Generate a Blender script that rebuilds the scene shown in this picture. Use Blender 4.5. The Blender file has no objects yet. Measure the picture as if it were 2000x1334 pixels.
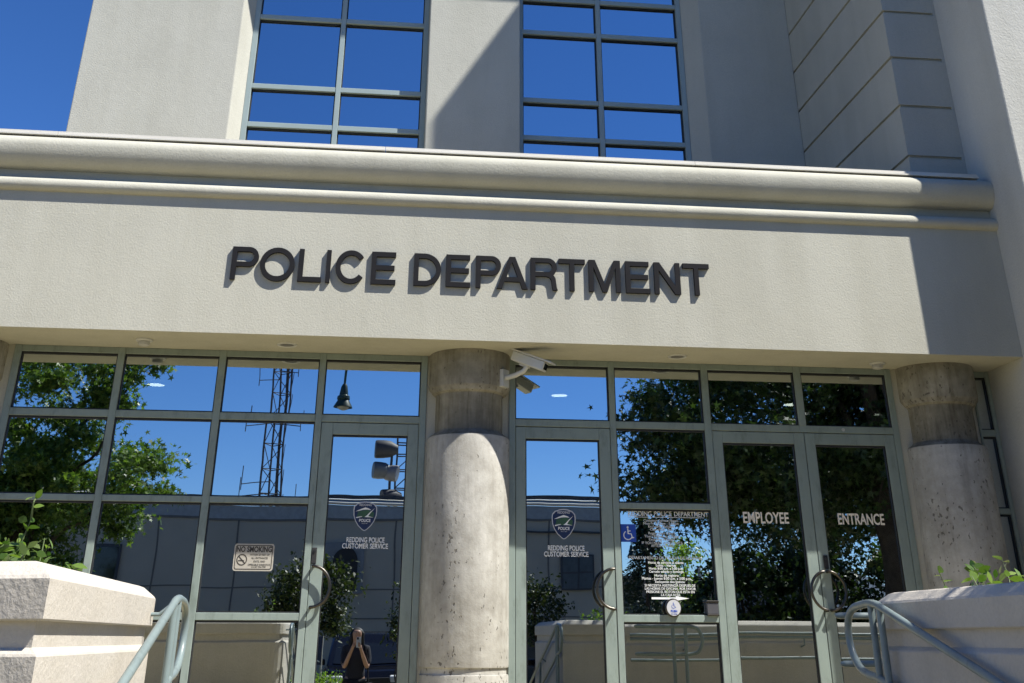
import bpy, bmesh, math, random
import numpy as np
from mathutils import Vector, Matrix
R = math.radians
random.seed(7)
SC = bpy.context.scene
COL = SC.collection

# ---------------------------------------------------------------- camera
yaw, pitch, roll = 0.116978858, 0.501904438, 0.00298964263
cy_, sy_, cp_, sp_ = math.cos(yaw), math.sin(yaw), math.cos(pitch), math.sin(pitch)
fw = Vector((sy_*cp_, cy_*cp_, sp_)); ri0 = Vector((cy_, -sy_, 0)); up0 = ri0.cross(fw)
ri = math.cos(roll)*ri0 + math.sin(roll)*up0
up = -math.sin(roll)*ri0 + math.cos(roll)*up0
cam = bpy.data.cameras.new('camera'); camo = bpy.data.objects.new('camera', cam); COL.objects.link(camo)
M = Matrix.Identity(4)
for i in range(3):
    M[i][0], M[i][1], M[i][2] = ri[i], up[i], -fw[i]
M[0][3], M[1][3], M[2][3] = 0.0, -10.8, 0.67
camo.matrix_world = M
cam.sensor_width = 36; cam.lens = 2211.08892/2000*36
cam.shift_x = 0.0; cam.shift_y = -(667-34.9)/2000
cam.clip_start = 0.02; cam.clip_end = 3000
SC.camera = camo

# ---------------------------------------------------------------- sky, sun, exposure
sunv = Vector((1.5, -1.0, 2.4)).normalized()          # towards the sun
elev = math.asin(sunv.z); az = math.atan2(sunv.x, sunv.y)
w = bpy.data.worlds.new('World'); SC.world = w; w.use_nodes = True
nt = w.node_tree; bg = nt.nodes['Background']
sky = nt.nodes.new('ShaderNodeTexSky'); sky.sky_type = 'NISHITA'; sky.sun_disc = False
sky.sun_elevation = elev; sky.sun_rotation = az
sky.altitude = 300; sky.air_density = 0.8; sky.dust_density = 0.0; sky.ozone_density = 8.0
hs = nt.nodes.new('ShaderNodeHueSaturation'); hs.inputs['Hue'].default_value = .508; hs.inputs['Saturation'].default_value = 1.15
nt.links.new(sky.outputs[0], hs.inputs['Color']); nt.links.new(hs.outputs[0], bg.inputs[0]); bg.inputs[1].default_value = 0.086
sl = bpy.data.lights.new('sun', 'SUN'); sl.energy = 5.0; sl.angle = R(0.53); sl.color = (1.0, 0.955, 0.88)
so = bpy.data.objects.new('sun', sl); COL.objects.link(so); so.location = (10, -10, 20)
so.rotation_euler = (-sunv).to_track_quat('-Z', 'Y').to_euler()
SC.view_settings.view_transform = 'Standard'; SC.view_settings.look = 'None'
SC.view_settings.gamma = 1.0; SC.view_settings.use_curve_mapping = False
SC.view_settings.exposure = 0.90
SC.cycles.max_bounces = 10; SC.cycles.transparent_max_bounces = 16

# ---------------------------------------------------------------- object helpers
def tag(o, label=None, cat=None, group=None, kind=None):
    for k, v in (('label', label), ('category', cat), ('group', group), ('kind', kind)):
        if v: o[k] = v
    return o
def empty(name, loc=(0, 0, 0), label=None, cat=None, group=None, kind=None):
    o = bpy.data.objects.new(name, None); COL.objects.link(o); o.location = loc
    o.empty_display_size = 0.1
    return tag(o, label, cat, group, kind)
def link_mesh(name, me, mat, parent=None, bevel=0, seg=2):
    o = bpy.data.objects.new(name, me); COL.objects.link(o)
    if mat is not None and not me.materials: me.materials.append(mat)
    if parent is not None:
        # meshes are written in world coordinates: undo the chain of parent offsets
        off = Vector((0, 0, 0)); p = parent
        while p is not None: off += Vector(p.location); p = p.parent
        o.parent = parent; o.location = -off
    if bevel:
        b = o.modifiers.new('bevel', 'BEVEL'); b.width = bevel; b.segments = seg; b.limit_method = 'ANGLE'; b.angle_limit = R(40)
        b.harden_normals = False
    return o
class MB:
    def __init__(s): s.v = []; s.f = []
    def add(s, vs, fs):
        n = len(s.v); s.v += [tuple(p) for p in vs]; s.f += [tuple(i+n for i in f) for f in fs]; return s
    def box(s, x0, x1, y0, y1, z0, z1):
        return s.add([(x0,y0,z0),(x1,y0,z0),(x1,y1,z0),(x0,y1,z0),(x0,y0,z1),(x1,y0,z1),(x1,y1,z1),(x0,y1,z1)],
                     [(0,3,2,1),(4,5,6,7),(0,1,5,4),(1,2,6,5),(2,3,7,6),(3,0,4,7)])
    def obox(s, c, ax, ay, az_, hx, hy, hz):
        c = Vector(c); ax, ay, az_ = [Vector(a).normalized() for a in (ax, ay, az_)]
        vs = [c + sx*hx*ax + sy*hy*ay + sz*hz*az_ for sz in (-1, 1) for sy in (-1, 1) for sx in (-1, 1)]
        return s.add(vs, [(0,2,3,1),(4,5,7,6),(0,1,5,4),(1,3,7,5),(3,2,6,7),(2,0,4,6)])
    def prism(s, poly, lo, hi, axis='z'):
        n = len(poly)
        def P(a, b, t):
            return (a, b, t) if axis == 'z' else ((t, a, b) if axis == 'x' else (a, t, b))
        vs = [P(a, b, lo) for a, b in poly] + [P(a, b, hi) for a, b in poly]
        fs = [tuple(range(n))[::-1], tuple(range(n, 2*n))] + [(i, (i+1) % n, n+(i+1) % n, n+i) for i in range(n)]
        return s.add(vs, fs)
    def lathe(s, prof, c=(0, 0, 0), n=48, cap=True):
        c = Vector(c); m = len(prof); vs = []; fs = []
        for r, z in prof:
            for k in range(n):
                a = 2*math.pi*k/n; vs.append((c.x+r*math.cos(a), c.y+r*math.sin(a), c.z+z))
        for j in range(m-1):
            for k in range(n):
                k2 = (k+1) % n; fs.append((j*n+k, j*n+k2, (j+1)*n+k2, (j+1)*n+k))
        if cap: fs.append(tuple(range(n))[::-1]); fs.append(tuple((m-1)*n+k for k in range(n)))
        return s.add(vs, fs)
    def tube(s, path, r, n=10, closed=False, radii=None):
        P = [Vector(p) for p in path]; m = len(P); vs = []; fs = []
        nrm = None
        for i in range(m):
            if closed: t = (P[(i+1) % m]-P[i-1]).normalized()
            else: t = (P[min(i+1, m-1)]-P[max(i-1, 0)]).normalized()
            if nrm is None:
                nrm = t.orthogonal().normalized()
            else:
                nrm = (nrm - nrm.dot(t)*t)
                nrm = nrm.normalized() if nrm.length > 1e-6 else t.orthogonal().normalized()
            b = t.cross(nrm); rr = radii[i] if radii else r
            for k in range(n):
                a = 2*math.pi*k/n; vs.append(P[i]+rr*(math.cos(a)*nrm+math.sin(a)*b))
        for i in range(m if closed else m-1):
            i2 = (i+1) % m
            for k in range(n):
                k2 = (k+1) % n; fs.append((i*n+k, i*n+k2, i2*n+k2, i2*n+k))
        if not closed: fs.append(tuple(range(n))[::-1]); fs.append(tuple((m-1)*n+k for k in range(n)))
        return s.add(vs, fs)
    def build(s, name, mat, parent=None, smooth=None, bevel=0, seg=2):
        me = bpy.data.meshes.new(name); me.from_pydata(s.v, [], s.f)
        bm = bmesh.new(); bm.from_mesh(me); bmesh.ops.recalc_face_normals(bm, faces=bm.faces); bm.to_mesh(me); bm.free()
        if smooth:
            me.shade_smooth(); me.set_sharp_from_angle(angle=R(smooth))
        me.update()
        return link_mesh(name, me, mat, parent, bevel, seg)
def arc(cx, cz, r, a0, a1, n):
    return [(cx+r*math.cos(R(a0+(a1-a0)*i/n)), cz+r*math.sin(R(a0+(a1-a0)*i/n))) for i in range(n+1)]
def spline(pts, n=8):
    """Catmull-Rom through pts"""
    P = [Vector(p) for p in pts]; out = []
    for i in range(len(P)-1):
        p0, p1, p2, p3 = P[max(i-1, 0)], P[i], P[i+1], P[min(i+2, len(P)-1)]
        for k in range(n):
            t = k/n
            out.append(.5*((2*p1)+(-p0+p2)*t+(2*p0-5*p1+4*p2-p3)*t*t+(-p0+3*p1-3*p2+p3)*t*t*t))
    out.append(P[-1]); return out

# ---------------------------------------------------------------- materials
def mat(name):
    m = bpy.data.materials.new(name); m.use_nodes = True
    n = m.node_tree.nodes; b = n['Principled BSDF']; return m, m.node_tree, b
def N(t, typ, **kw):
    n = t.nodes.new(typ)
    for k, v in kw.items():
        if k in n.inputs: n.inputs[k].default_value = v
        else: setattr(n, k, v)
    return n
def noise(t, scale, detail=4, rough=.55, vec=None, mapping=None):
    tc = N(t, 'ShaderNodeNewGeometry'); out = tc.outputs['Position']
    if mapping:
        mp = N(t, 'ShaderNodeMapping'); mp.inputs['Scale'].default_value = mapping; t.links.new(out, mp.inputs[0]); out = mp.outputs[0]
    n = N(t, 'ShaderNodeTexNoise'); n.inputs['Scale'].default_value = scale; n.inputs['Detail'].default_value = detail; n.inputs['Roughness'].default_value = rough
    t.links.new(out, n.inputs['Vector']); return n.outputs['Fac']
def ramp(t, src, stops):
    r = N(t, 'ShaderNodeValToRGB'); e = r.color_ramp.elements
    while len(e) > 1: e.remove(e[-1])
    e[0].position = stops[0][0]; e[0].color = (*stops[0][1], 1)
    for p, c in stops[1:]:
        k = e.new(p); k.color = (*c, 1)
    t.links.new(src, r.inputs[0]); return r.outputs[0]
def mixc(t, fac, a, b, mode='MIX'):
    m = N(t, 'ShaderNodeMix'); m.data_type = 'RGBA'; m.blend_type = mode
    for s, v in ((m.inputs[0], fac), (m.inputs[6], a), (m.inputs[7], b)):
        if isinstance(v, (int, float)): s.default_value = v
        elif isinstance(v, tuple): s.default_value = (*v, 1)
        else: t.links.new(v, s)
    return m.outputs[2]
def bump(t, b, src, dist, strength=1.0, prev=None):
    n = N(t, 'ShaderNodeBump'); n.inputs['Distance'].default_value = dist; n.inputs['Strength'].default_value = strength
    t.links.new(src, n.inputs['Height'])
    if prev is not None: t.links.new(prev, n.inputs['Normal'])
    if b is not None: t.links.new(n.outputs[0], b.inputs['Normal'])
    return n.outputs[0]
def plain(name, c, rough=.6, metal=0.0, var=.12, vs=6.0, bmp=0.0, spec=.5):
    m, t, b = mat(name)
    f = noise(t, vs, 5)
    lo = tuple(x*(1-var) for x in c); hi = tuple(min(1, x*(1+var)) for x in c)
    t.links.new(ramp(t, f, [(.3, lo), (.7, hi)]), b.inputs['Base Color'])
    b.inputs['Roughness'].default_value = rough; b.inputs['Metallic'].default_value = metal
    b.inputs['Specular IOR Level'].default_value = spec
    if bmp: bump(t, b, noise(t, vs*12, 4), bmp)
    return m
def stucco(name, c, b1=.006, b2=.004, stain=.06, s1=45, s2=14):
    m, t, b = mat(name)
    big = noise(t, .9, 5, .6); streak = noise(t, 1.0, 4, .6, mapping=(3.2, 3.2, .35)); fine = noise(t, 70, 3, .6)
    a = ramp(t, big, [(.32, tuple(x*(1-stain*1.4) for x in c)), (.5, c), (.7, tuple(x*(1+stain) for x in c))])
    s = ramp(t, streak, [(.34, (.89, .885, .865)), (.58, (1, 1, 1))])
    k = mixc(t, .55, a, s, 'MULTIPLY')
    g = ramp(t, fine, [(.3, (.86, .86, .86)), (.6, (1.03, 1.03, 1.03))])
    k = mixc(t, .5, k, g, 'MULTIPLY')
    t.links.new(k, b.inputs['Base Color']); b.inputs['Roughness'].default_value = .92
    b.inputs['Specular IOR Level'].default_value = .25
    n1 = bump(t, None, noise(t, s2, 3, .5), b2)
    bump(t, b, noise(t, s1, 4, .62), b1, 1.0, n1)
    return m
def glass_mat(name, refl=(.60, .65, .67), fac=.9, tint=(.42, .47, .46), wav=.0011, ws=1.2):
    m, t, b = mat(name); t.nodes.remove(b)
    out = t.nodes['Material Output']
    gl = N(t, 'ShaderNodeBsdfGlossy'); gl.inputs['Color'].default_value = (*refl, 1); gl.inputs['Roughness'].default_value = 0.0
    tr = N(t, 'ShaderNodeBsdfTransparent'); tr.inputs['Color'].default_value = (*tint, 1)
    # only the outer skin of the pane carries the mirror coating; the inner face of the slab just lets light out
    ge = N(t, 'ShaderNodeNewGeometry'); fm = N(t, 'ShaderNodeMapRange'); fm.inputs[3].default_value = fac; fm.inputs[4].default_value = 0.0
    t.links.new(ge.outputs['Backfacing'], fm.inputs[0])
    mx = N(t, 'ShaderNodeMixShader'); t.links.new(fm.outputs[0], mx.inputs[0])
    t.links.new(tr.outputs[0], mx.inputs[1]); t.links.new(gl.outputs[0], mx.inputs[2])
    bn = bump(t, None, noise(t, ws, 1.5, .4), wav); t.links.new(bn, gl.inputs['Normal'])
    t.links.new(mx.outputs[0], out.inputs[0]); return m
def leaf_mat(name, c1, c2, trans=.35, gloss=.35):
    m, t, b = mat(name)
    g = N(t, 'ShaderNodeNewGeometry')
    col = ramp(t, g.outputs['Random Per Island'], [(0, c1), (.55, tuple((a+b_)/2 for a, b_ in zip(c1, c2))), (1, c2)])
    t.links.new(col, b.inputs['Base Color']); b.inputs['Roughness'].default_value = gloss
    b.inputs['Specular IOR Level'].default_value = .5
    tl = N(t, 'ShaderNodeBsdfTranslucent'); t.links.new(mixc(t, .8, col, (1.6, 1.9, .55), 'MULTIPLY'), tl.inputs['Color'])
    mx = N(t, 'ShaderNodeMixShader'); mx.inputs[0].default_value = trans
    t.links.new(b.outputs[0], mx.inputs[1]); t.links.new(tl.outputs[0], mx.inputs[2])
    t.links.new(mx.outputs[0], t.nodes['Material Output'].inputs[0]); return m
def emis(name, c, s):
    m, t, b = mat(name); b.inputs['Base Color'].default_value = (.8, .8, .8, 1)
    b.inputs['Emission Color'].default_value = (*c, 1); b.inputs['Emission Strength'].default_value = s; return m
def concrete(name, c0=(.295, .285, .255), c1=(.40, .392, .36), c2=(.50, .492, .46), st=.40, pits=.405):
    m, t, b = mat(name)
    big = noise(t, 2.6, 6, .65); streak = noise(t, 2.0, 7, .68, mapping=(6, 6, .5)); mid = noise(t, 14, 5, .6)
    a = ramp(t, big, [(.30, c0), (.5, c1), (.68, c2)])
    s_ = ramp(t, streak, [(.34, (.52, .49, .43)), (.46, (.84, .82, .77)), (.60, (1.04, 1.03, 1.0))])
    k = mixc(t, st, a, s_, 'MULTIPLY')
    k = mixc(t, .5, k, ramp(t, mid, [(.35, (.78, .77, .74)), (.62, (1.06, 1.06, 1.05))]), 'MULTIPLY')
    # clumped pits of many sizes: fine noise crossing a threshold that a broad noise moves
    mask = noise(t, 2.4, 4, .6, mapping=(1, 1, .55)); pn = noise(t, 38, 2.5, .5, mapping=(1, 1, .62))
    mr = N(t, 'ShaderNodeMapRange'); mr.inputs[1].default_value = .40; mr.inputs[2].default_value = .66; mr.inputs[3].default_value = pits-.13; mr.inputs[4].default_value = pits
    t.links.new(mask, mr.inputs[0])
    sb = N(t, 'ShaderNodeMath', operation='SUBTRACT'); t.links.new(mr.outputs[0], sb.inputs[0]); t.links.new(pn, sb.inputs[1])
    pit = ramp(t, sb.outputs[0], [(.0, (0, 0, 0)), (.035, (1, 1, 1))])
    k = mixc(t, mixf(t, pit, .7), k, (.075, .068, .055))
    # weathering on the part above the shaft joint: dark run-off streaks low on the neck
    t.links.new(k, b.inputs['Base Color']); b.inputs['Roughness'].default_value = .82
    b.inputs['Specular IOR Level'].default_value = .3
    n1 = bump(t, None, mid, .004)
    inv = N(t, 'ShaderNodeInvert'); t.links.new(pit, inv.inputs[1])
    n2 = bump(t, None, inv.outputs[0], .004, 1.0, n1)
    bump(t, b, noise(t, 90, 3), .0012, 1.0, n2)
    return m
def mixf(t, src, f):
    n = N(t, 'ShaderNodeMath', operation='MULTIPLY'); t.links.new(src, n.inputs[0]); n.inputs[1].default_value = f; return n.outputs[0]
def asphalt(name, c, s=9):
    m, t, b = mat(name)
    a = ramp(t, noise(t, .35, 6, .6), [(.3, tuple(x*.75 for x in c)), (.7, tuple(x*1.25 for x in c))])
    g = ramp(t, noise(t, 120, 3), [(.3, (.75, .75, .75)), (.7, (1.2, 1.2, 1.2))])
    t.links.new(mixc(t, .8, a, g, 'MULTIPLY'), b.inputs['Base Color']); b.inputs['Roughness'].default_value = .9
    bump(t, b, noise(t, 120, 3), .004); return m

STUCCO = stucco('stucco_beige', (.458, .452, .382), .0030, .0013, .05, 60, 14)
STUCCO_UP = stucco('stucco_upper', (.435, .436, .386), .0035, .002, .05, 60, 10)
STUCCO_TOWER = stucco('stucco_tower', (.505, .505, .46), .004, .003)
STUCCO_ROUGH = stucco('stucco_planter', (.495, .462, .403), .0036, .003, .08, 55, 16)
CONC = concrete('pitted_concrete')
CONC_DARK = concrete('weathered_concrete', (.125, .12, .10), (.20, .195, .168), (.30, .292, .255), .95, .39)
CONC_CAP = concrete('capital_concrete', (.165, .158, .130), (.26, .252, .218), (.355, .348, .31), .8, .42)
FRAME = plain('sage_frame_paint', (.225, .275, .250), .38, 0.0, .05, 4)
def scuffed(m, dark=.78):
    t = m.node_tree; b = t.nodes['Principled BSDF']; src = b.inputs['Base Color'].links[0].from_socket
    k = mixc(t, 1.0, src, ramp(t, noise(t, 7, 8, .75, mapping=(1.6, 1.6, .5)), [(.34, (dark, dark, dark*.97)), (.48, (1, 1, 1)), (.70, (1.06, 1.06, 1.05))]), 'MULTIPLY')
    t.links.new(k, b.inputs['Base Color'])
scuffed(FRAME)
FRAME_UP = plain('sage_frame_paint_upper', (.27, .335, .335), .42, 0.0, .04, 4)
COPING = plain('coping_metal', (.64, .62, .55), .45, 0.0, .05, 2)
GLASS = glass_mat('storefront_glass')
GLASS_UP = glass_mat('upper_glass', (.56, .62, .66), .93, (.3, .34, .34), .0002, .8)
GASKET = plain('black_gasket', (.012, .013, .014), .6)
LETTER = plain('letter_charcoal', (.015, .015, .017), .7, 0.0, .08, 8, 0.0, .12)
PIPE = plain('rail_paint', (.185, .235, .235), .36, 0.0, .06, 8)
scuffed(PIPE, .72)
STEEL = plain('brushed_steel', (.085, .08, .072), .36, 1.0, .08, 20)
WHITEP = plain('white_enamel', (.52, .53, .51), .35, 0.0, .04, 10)
GREYP = plain('grey_plastic', (.45, .45, .43), .5, 0.0, .05, 10)
DARK = plain('dark_recess', (.02, .02, .02), .6)
DARKGLASS = plain('dark_tinted_glass', (.012, .014, .016), .06, 0.0, .02, 3)
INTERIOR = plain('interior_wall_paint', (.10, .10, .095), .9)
CONCPAVE = asphalt('pavement_concrete', (.33, .285, .17))
LANDC = asphalt('landing_concrete', (.375, .315, .18))
ASPH = asphalt('asphalt', (.080, .072, .046))
SOIL = plain('planter_soil', (.05, .035, .025), 1.0, 0, .3, 20, .02)
LAMPGLOW = emis('interior_lamp_glow', (1, .95, .85), 16)

# ================================================================= SETTING
def sheet(name, x0, x1, y0, y1, z, m, kind='structure'):
    o = MB().add([(x0,y0,z),(x1,y0,z),(x1,y1,z),(x0,y1,z)], [(0,1,2,3)]).build(name, m); o['kind'] = kind; return o
ground = sheet('ground', -900, 900, -900, 700, -.86, ASPH)
pavement = MB().box(-12, 12, -14.2, -7.7, -.98, -.85).build('pavement', CONCPAVE, bevel=.02); pavement['kind'] = 'structure'
landing = MB().box(-12, 5.976, -4.84, -.10, -.98, 0.0).build('landing', LANDC); landing['kind'] = 'structure'
st = MB()
for i in range(5):
    y1 = -4.842-.55*i; st.box(-.90, 2.74, y1-.55, y1, -.98, -.142*(i+1))
steps = st.build('steps', CONCPAVE, bevel=.012); steps['kind'] = 'structure'
# far hills beyond the car park
hv = []; hf = []
nx = 60
for j, (yy, k) in enumerate(((-560, 0), (-600, 1), (-700, .2))):
    for i in range(nx+1):
        x = -450+950*i/nx
        h = 14+20*math.exp(-((x-205)/60)**2)+9*math.exp(-((x-90)/50)**2)+4*math.sin(x*.031)+2*math.sin(x*.11)
        hv.append((x, yy, -.9+k*h))
for j in range(2):
    for i in range(nx): a = j*(nx+1)+i; hf.append((a, a+1, a+nx+2, a+nx+1))
hills = MB().add(hv, hf).build('hills', plain('hill_haze_blue', (.055, .080, .115), 1.0, 0, .2, .02), smooth=60); hills['kind'] = 'structure'  # blue distance haze is put into the hills' base colour

# ================================================================= POLICE STATION
B = empty('police_building', (0, 0, 0), 'beige stucco police station with glazed entrance, round concrete columns and moulded cornice', 'building')
XT = 5.976
# fascia with moulded cornice profile (y, z)
prof = [(-.70, 2.98)]
prof += [(-.70, 4.188)]
prof += [(-.70-.06*math.sin(R(a)), 4.248-.06*math.cos(R(a))) for a in range(10, 180, 12)]
prof += [(-.70, 4.310), (-.640, 4.312), (-.640, 4.408)]
prof += [(-.68-.13*math.cos(R(a)), 4.60+.19*math.sin(R(a))) for a in range(-82, 0, 8)]
prof += [(-.68-.13*math.cos(R(a)), 4.60+.105*math.sin(R(a))) for a in range(0, 91, 9)]
prof += [(-.40, 4.705), (-.40, 2.98)]
MB().prism(prof, -8.0, XT-.002, 'x').build('fascia', STUCCO, B, smooth=38)
MB().box(-8, XT-.002, -.40, .02, 2.98, 3.16).box(-8, XT-.002, .02, .25, 2.985, 3.16).build('soffit', STUCCO, B)
cp = MB()
for x0, x1 in ((-8, -3.02), (-3.016, -.02), (-.016, 2.98), (2.984, XT-.1)):
    cp.box(x0, x1, -.735, -.38, 4.728, 4.758); cp.box(x0, x1, -.752, -.38, 4.714, 4.728)
cp.box(-8, XT-.1, -.66, -.42, 4.703, 4.716)
cp.build('coping', COPING, B)
MB().box(-8, XT-.002, -.40, 2.6, 4.40, 4.55).build('terrace_roof', CONCPAVE, B)
# upper wall
for prs, bxs in (([(-3.86,2.35),(-1.965,2.35),(-1.835,2.565),(-1.835,2.95),(-3.86,2.95)], [(-3.86, -3.5, 2.95, 9, 4.55, 10.52)]),
                 ([(4.118,2.35),(5.36,2.35),(5.36,2.95),(3.92,2.95),(3.92,2.565)], [])):
    uw = MB(); uw.prism(prs, 4.55, 10.52)
    for q4 in bxs: uw.box(*q4)
    uw.build('upper_wall', STUCCO_UP, B, bevel=.012)
for x0, x1 in ((-1.835, .455), (1.65, 3.92)):
    MB().box(x0, x1, 2.40, 2.95, 9.6, 10.52).build('window_head', STUCCO_UP, B); MB().box(x0, x1, 2.45, 2.95, 4.55, 5.35).build('window_sill_wall', STUCCO_UP, B)
MB().box(.455, 1.65, 2.33, 2.95, 4.55, 10.52).build('pier', STUCCO_UP, B, bevel=.012)
MB().box(-4.3, 6.3, 1.35, 9.2, 10.52, 10.95).build('roof', STUCCO_UP, B)
# upper windows
def upper_window(x0, x1, cx):
    y0, y1, F = 2.56, 2.72, .068
    m = MB(); z0, z1 = 5.35, 9.6
    zs = [6.288, 6.818, 7.824, 8.348, 9.0]
    m.box(x0, x0+F, y0, y1, z0, z1); m.box(x1-F, x1, y0, y1, z0, z1)
    m.box(cx-.032, cx+.032, y0, y1, z0, z1)
    cols = [(x0+F, cx-.032), (cx+.032, x1-F)]
    for a, b in cols:
        for z in zs: m.box(a, b, y0+.006, y1-.01, z, z+.066)
        m.box(a, b, y0+.006, y1-.01, z0, z0+.05); m.box(a, b, y0+.006, y1-.01, z1-.05, z1)
    fr = m.build('upper_window', FRAME_UP, B, bevel=.004, seg=1)
    g = MB()
    zz = [z0+.05]+sum([[z, z+.066] for z in zs], [])+[z1-.05]
    for a, b in cols:
        for i in range(0, len(zz), 2):
            lo, hi = zz[i], zz[i+1]
            # black glazing gasket round the pane
            gm = .013
            g.box(a, b, y0+.045, y0+.07, lo, lo+gm*.7); g.box(a, b, y0+.045, y0+.07, hi-gm*1.3, hi)
            g.box(a, a+gm, y0+.045, y0+.07, lo+gm*.7, hi-gm*1.3); g.box(b-gm, b, y0+.045, y0+.07, lo+gm*.7, hi-gm*1.3)
            MB().box(a-.001, b+.001, y0+.075, y0+.083, lo-.001, hi+.001).build('pane', GLASS_UP, fr)
    g.build('gasket', GASKET, fr)
upper_window(-1.835, .455, -.675); upper_window(1.65, 3.92, 2.755)
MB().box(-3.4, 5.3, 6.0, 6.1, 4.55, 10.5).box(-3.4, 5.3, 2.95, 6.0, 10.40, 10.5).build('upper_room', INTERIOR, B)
# grooved corner block (rusticated)
q = MB(); zlow = 4.55; zg = 5.05; H = .572
while zlow < 10.5:
    hi = min(zg, 10.52)
    q.box(5.36, 5.943, -.39, 2.56, zlow, hi)
    if hi >= 10.5: break
    q.box(5.388, 5.9435, -.362, 2.56, zg, zg+.034)
    zlow = zg+.034; zg += H
q.box(5.9435, XT-.001, -.391, 2.56, 4.55, 10.52)
q.build('corner_block', STUCCO_UP, B)
# tower on the right
MB().box(XT, 13, -1.317, 9, -.95, 15.12).build('tower', STUCCO_TOWER, B, bevel=.015)
# columns
def column(x):
    c = (x, -.03, 0)
    sh = MB().lathe([(.37, .0), (.37, .40), (.368, .412), (.352, .416), (.352, .462), (.368, .466), (.371, .478), (.371, 2.235), (.366, 2.25)], c, 72).build('column', CONC, B, smooth=35)
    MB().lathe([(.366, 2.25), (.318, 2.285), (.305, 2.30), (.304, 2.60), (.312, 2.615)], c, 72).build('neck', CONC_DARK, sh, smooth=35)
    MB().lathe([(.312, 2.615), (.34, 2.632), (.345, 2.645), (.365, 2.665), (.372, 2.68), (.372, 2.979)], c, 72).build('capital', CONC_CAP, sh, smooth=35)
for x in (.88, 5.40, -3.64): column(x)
for x0, x1 in ((.492, 1.248), (4.972, 5.778), (-8, -3.212)): MB().box(x0, x1, -.015, .2, 0, 2.979).build('backing_wall', STUCCO, B)
# ---- storefront
FY0, FY1 = -.03, .085
GY = .012
HEAD = (2.925, 2.979); T1 = (2.377, 2.438); T2 = (1.694, 1.745); S3 = (.80, .856)
def gasket_ring(g, a, b, lo, hi, y=GY):
    k = .010
    g.box(a, b, y-.022, y-.002, hi-k*1.6, hi); g.box(a, b, y-.022, y-.002, lo, lo+k)
    g.box(a, a+k, y-.022, y-.002, lo+k, hi-k*1.6); g.box(b-k, b, y-.022, y-.002, lo+k, hi-k*1.6)
PT = np.random.default_rng(5)
def tilt(o, amt):
    me = o.data; c = sum((v.co for v in me.vertices), Vector())/len(me.vertices)
    rot = Matrix.Rotation(R(PT.normal()*amt), 4, 'X') @ Matrix.Rotation(R(PT.normal()*amt), 4, 'Z')
    me.transform(Matrix.Translation(c) @ rot @ Matrix.Translation(-c))
def store(name, verticals, cells, zmin=.0):
    """verticals: (x0, x1, z0); cells: (x0, x1, [bars])"""
    m = MB(); g = MB(); panes = []
    for x0, x1, z0 in verticals: m.box(x0, x1, FY0, FY1, z0, HEAD[1])
    for x0, x1, bars in cells:
        for lo, hi in bars: m.box(x0, x1, FY0+.004, FY1-.004, lo, hi)
        bs = sorted(bars)
        for (l0, h0), (l1, h1) in zip(bs[:-1], bs[1:]):
            panes.append((x0, x1, h0, l1)); gasket_ring(g, x0, x1, h0, l1)
    fr = m.build(name, FRAME, B, bevel=.003, seg=1)
    for x0, x1, a, b in panes:
        tilt(MB().box(x0-.002, x1+.002, GY, GY+.008, a-.002, b+.002).build('pane', GLASS, fr), .07)
    g.build('gasket', GASKET, fr)
    return fr
base = (0.0, .05)
full = [HEAD, T1, T2, S3, base]
store('storefront_window', [(-3.21,-3.148,0),(-2.306,-2.245,0),(-1.407,-1.346,0),(-.500,-.444,0),(.432,.49,0)],
      [(-3.148,-2.306,full),(-2.245,-1.407,full),(-1.346,-.500,full),(-.444,.432,[HEAD,T1])])
store('storefront_window', [(1.25,1.308,0),(2.188,2.243,0),(3.083,3.146,0),(3.996,4.064,T1[1]),(4.912,4.97,0)],
      [(1.308,2.188,[HEAD,T1]),(2.243,3.083,full),(3.146,3.996,[HEAD,(T1[0],T1[1])]),(4.064,4.912,[HEAD,T1])])
store('storefront_window', [(5.78,5.80,0),(5.935,5.974,0)], [(5.80,5.935,full)])
# bar under the middle of the double-door transom
MB().box(3.997, 4.063, FY0+.005, FY1-.005, T1[0], T1[1]).build('transom_block', FRAME, B)
MB().lathe([(.016, 0), (.016, .004)], (0,0,0), 12).build('door_sensor', GREYP, B).matrix_local = Matrix.Translation((4.42, FY0+.003, 2.408)) @ Matrix.Rotation(R(90), 4, 'X')
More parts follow.
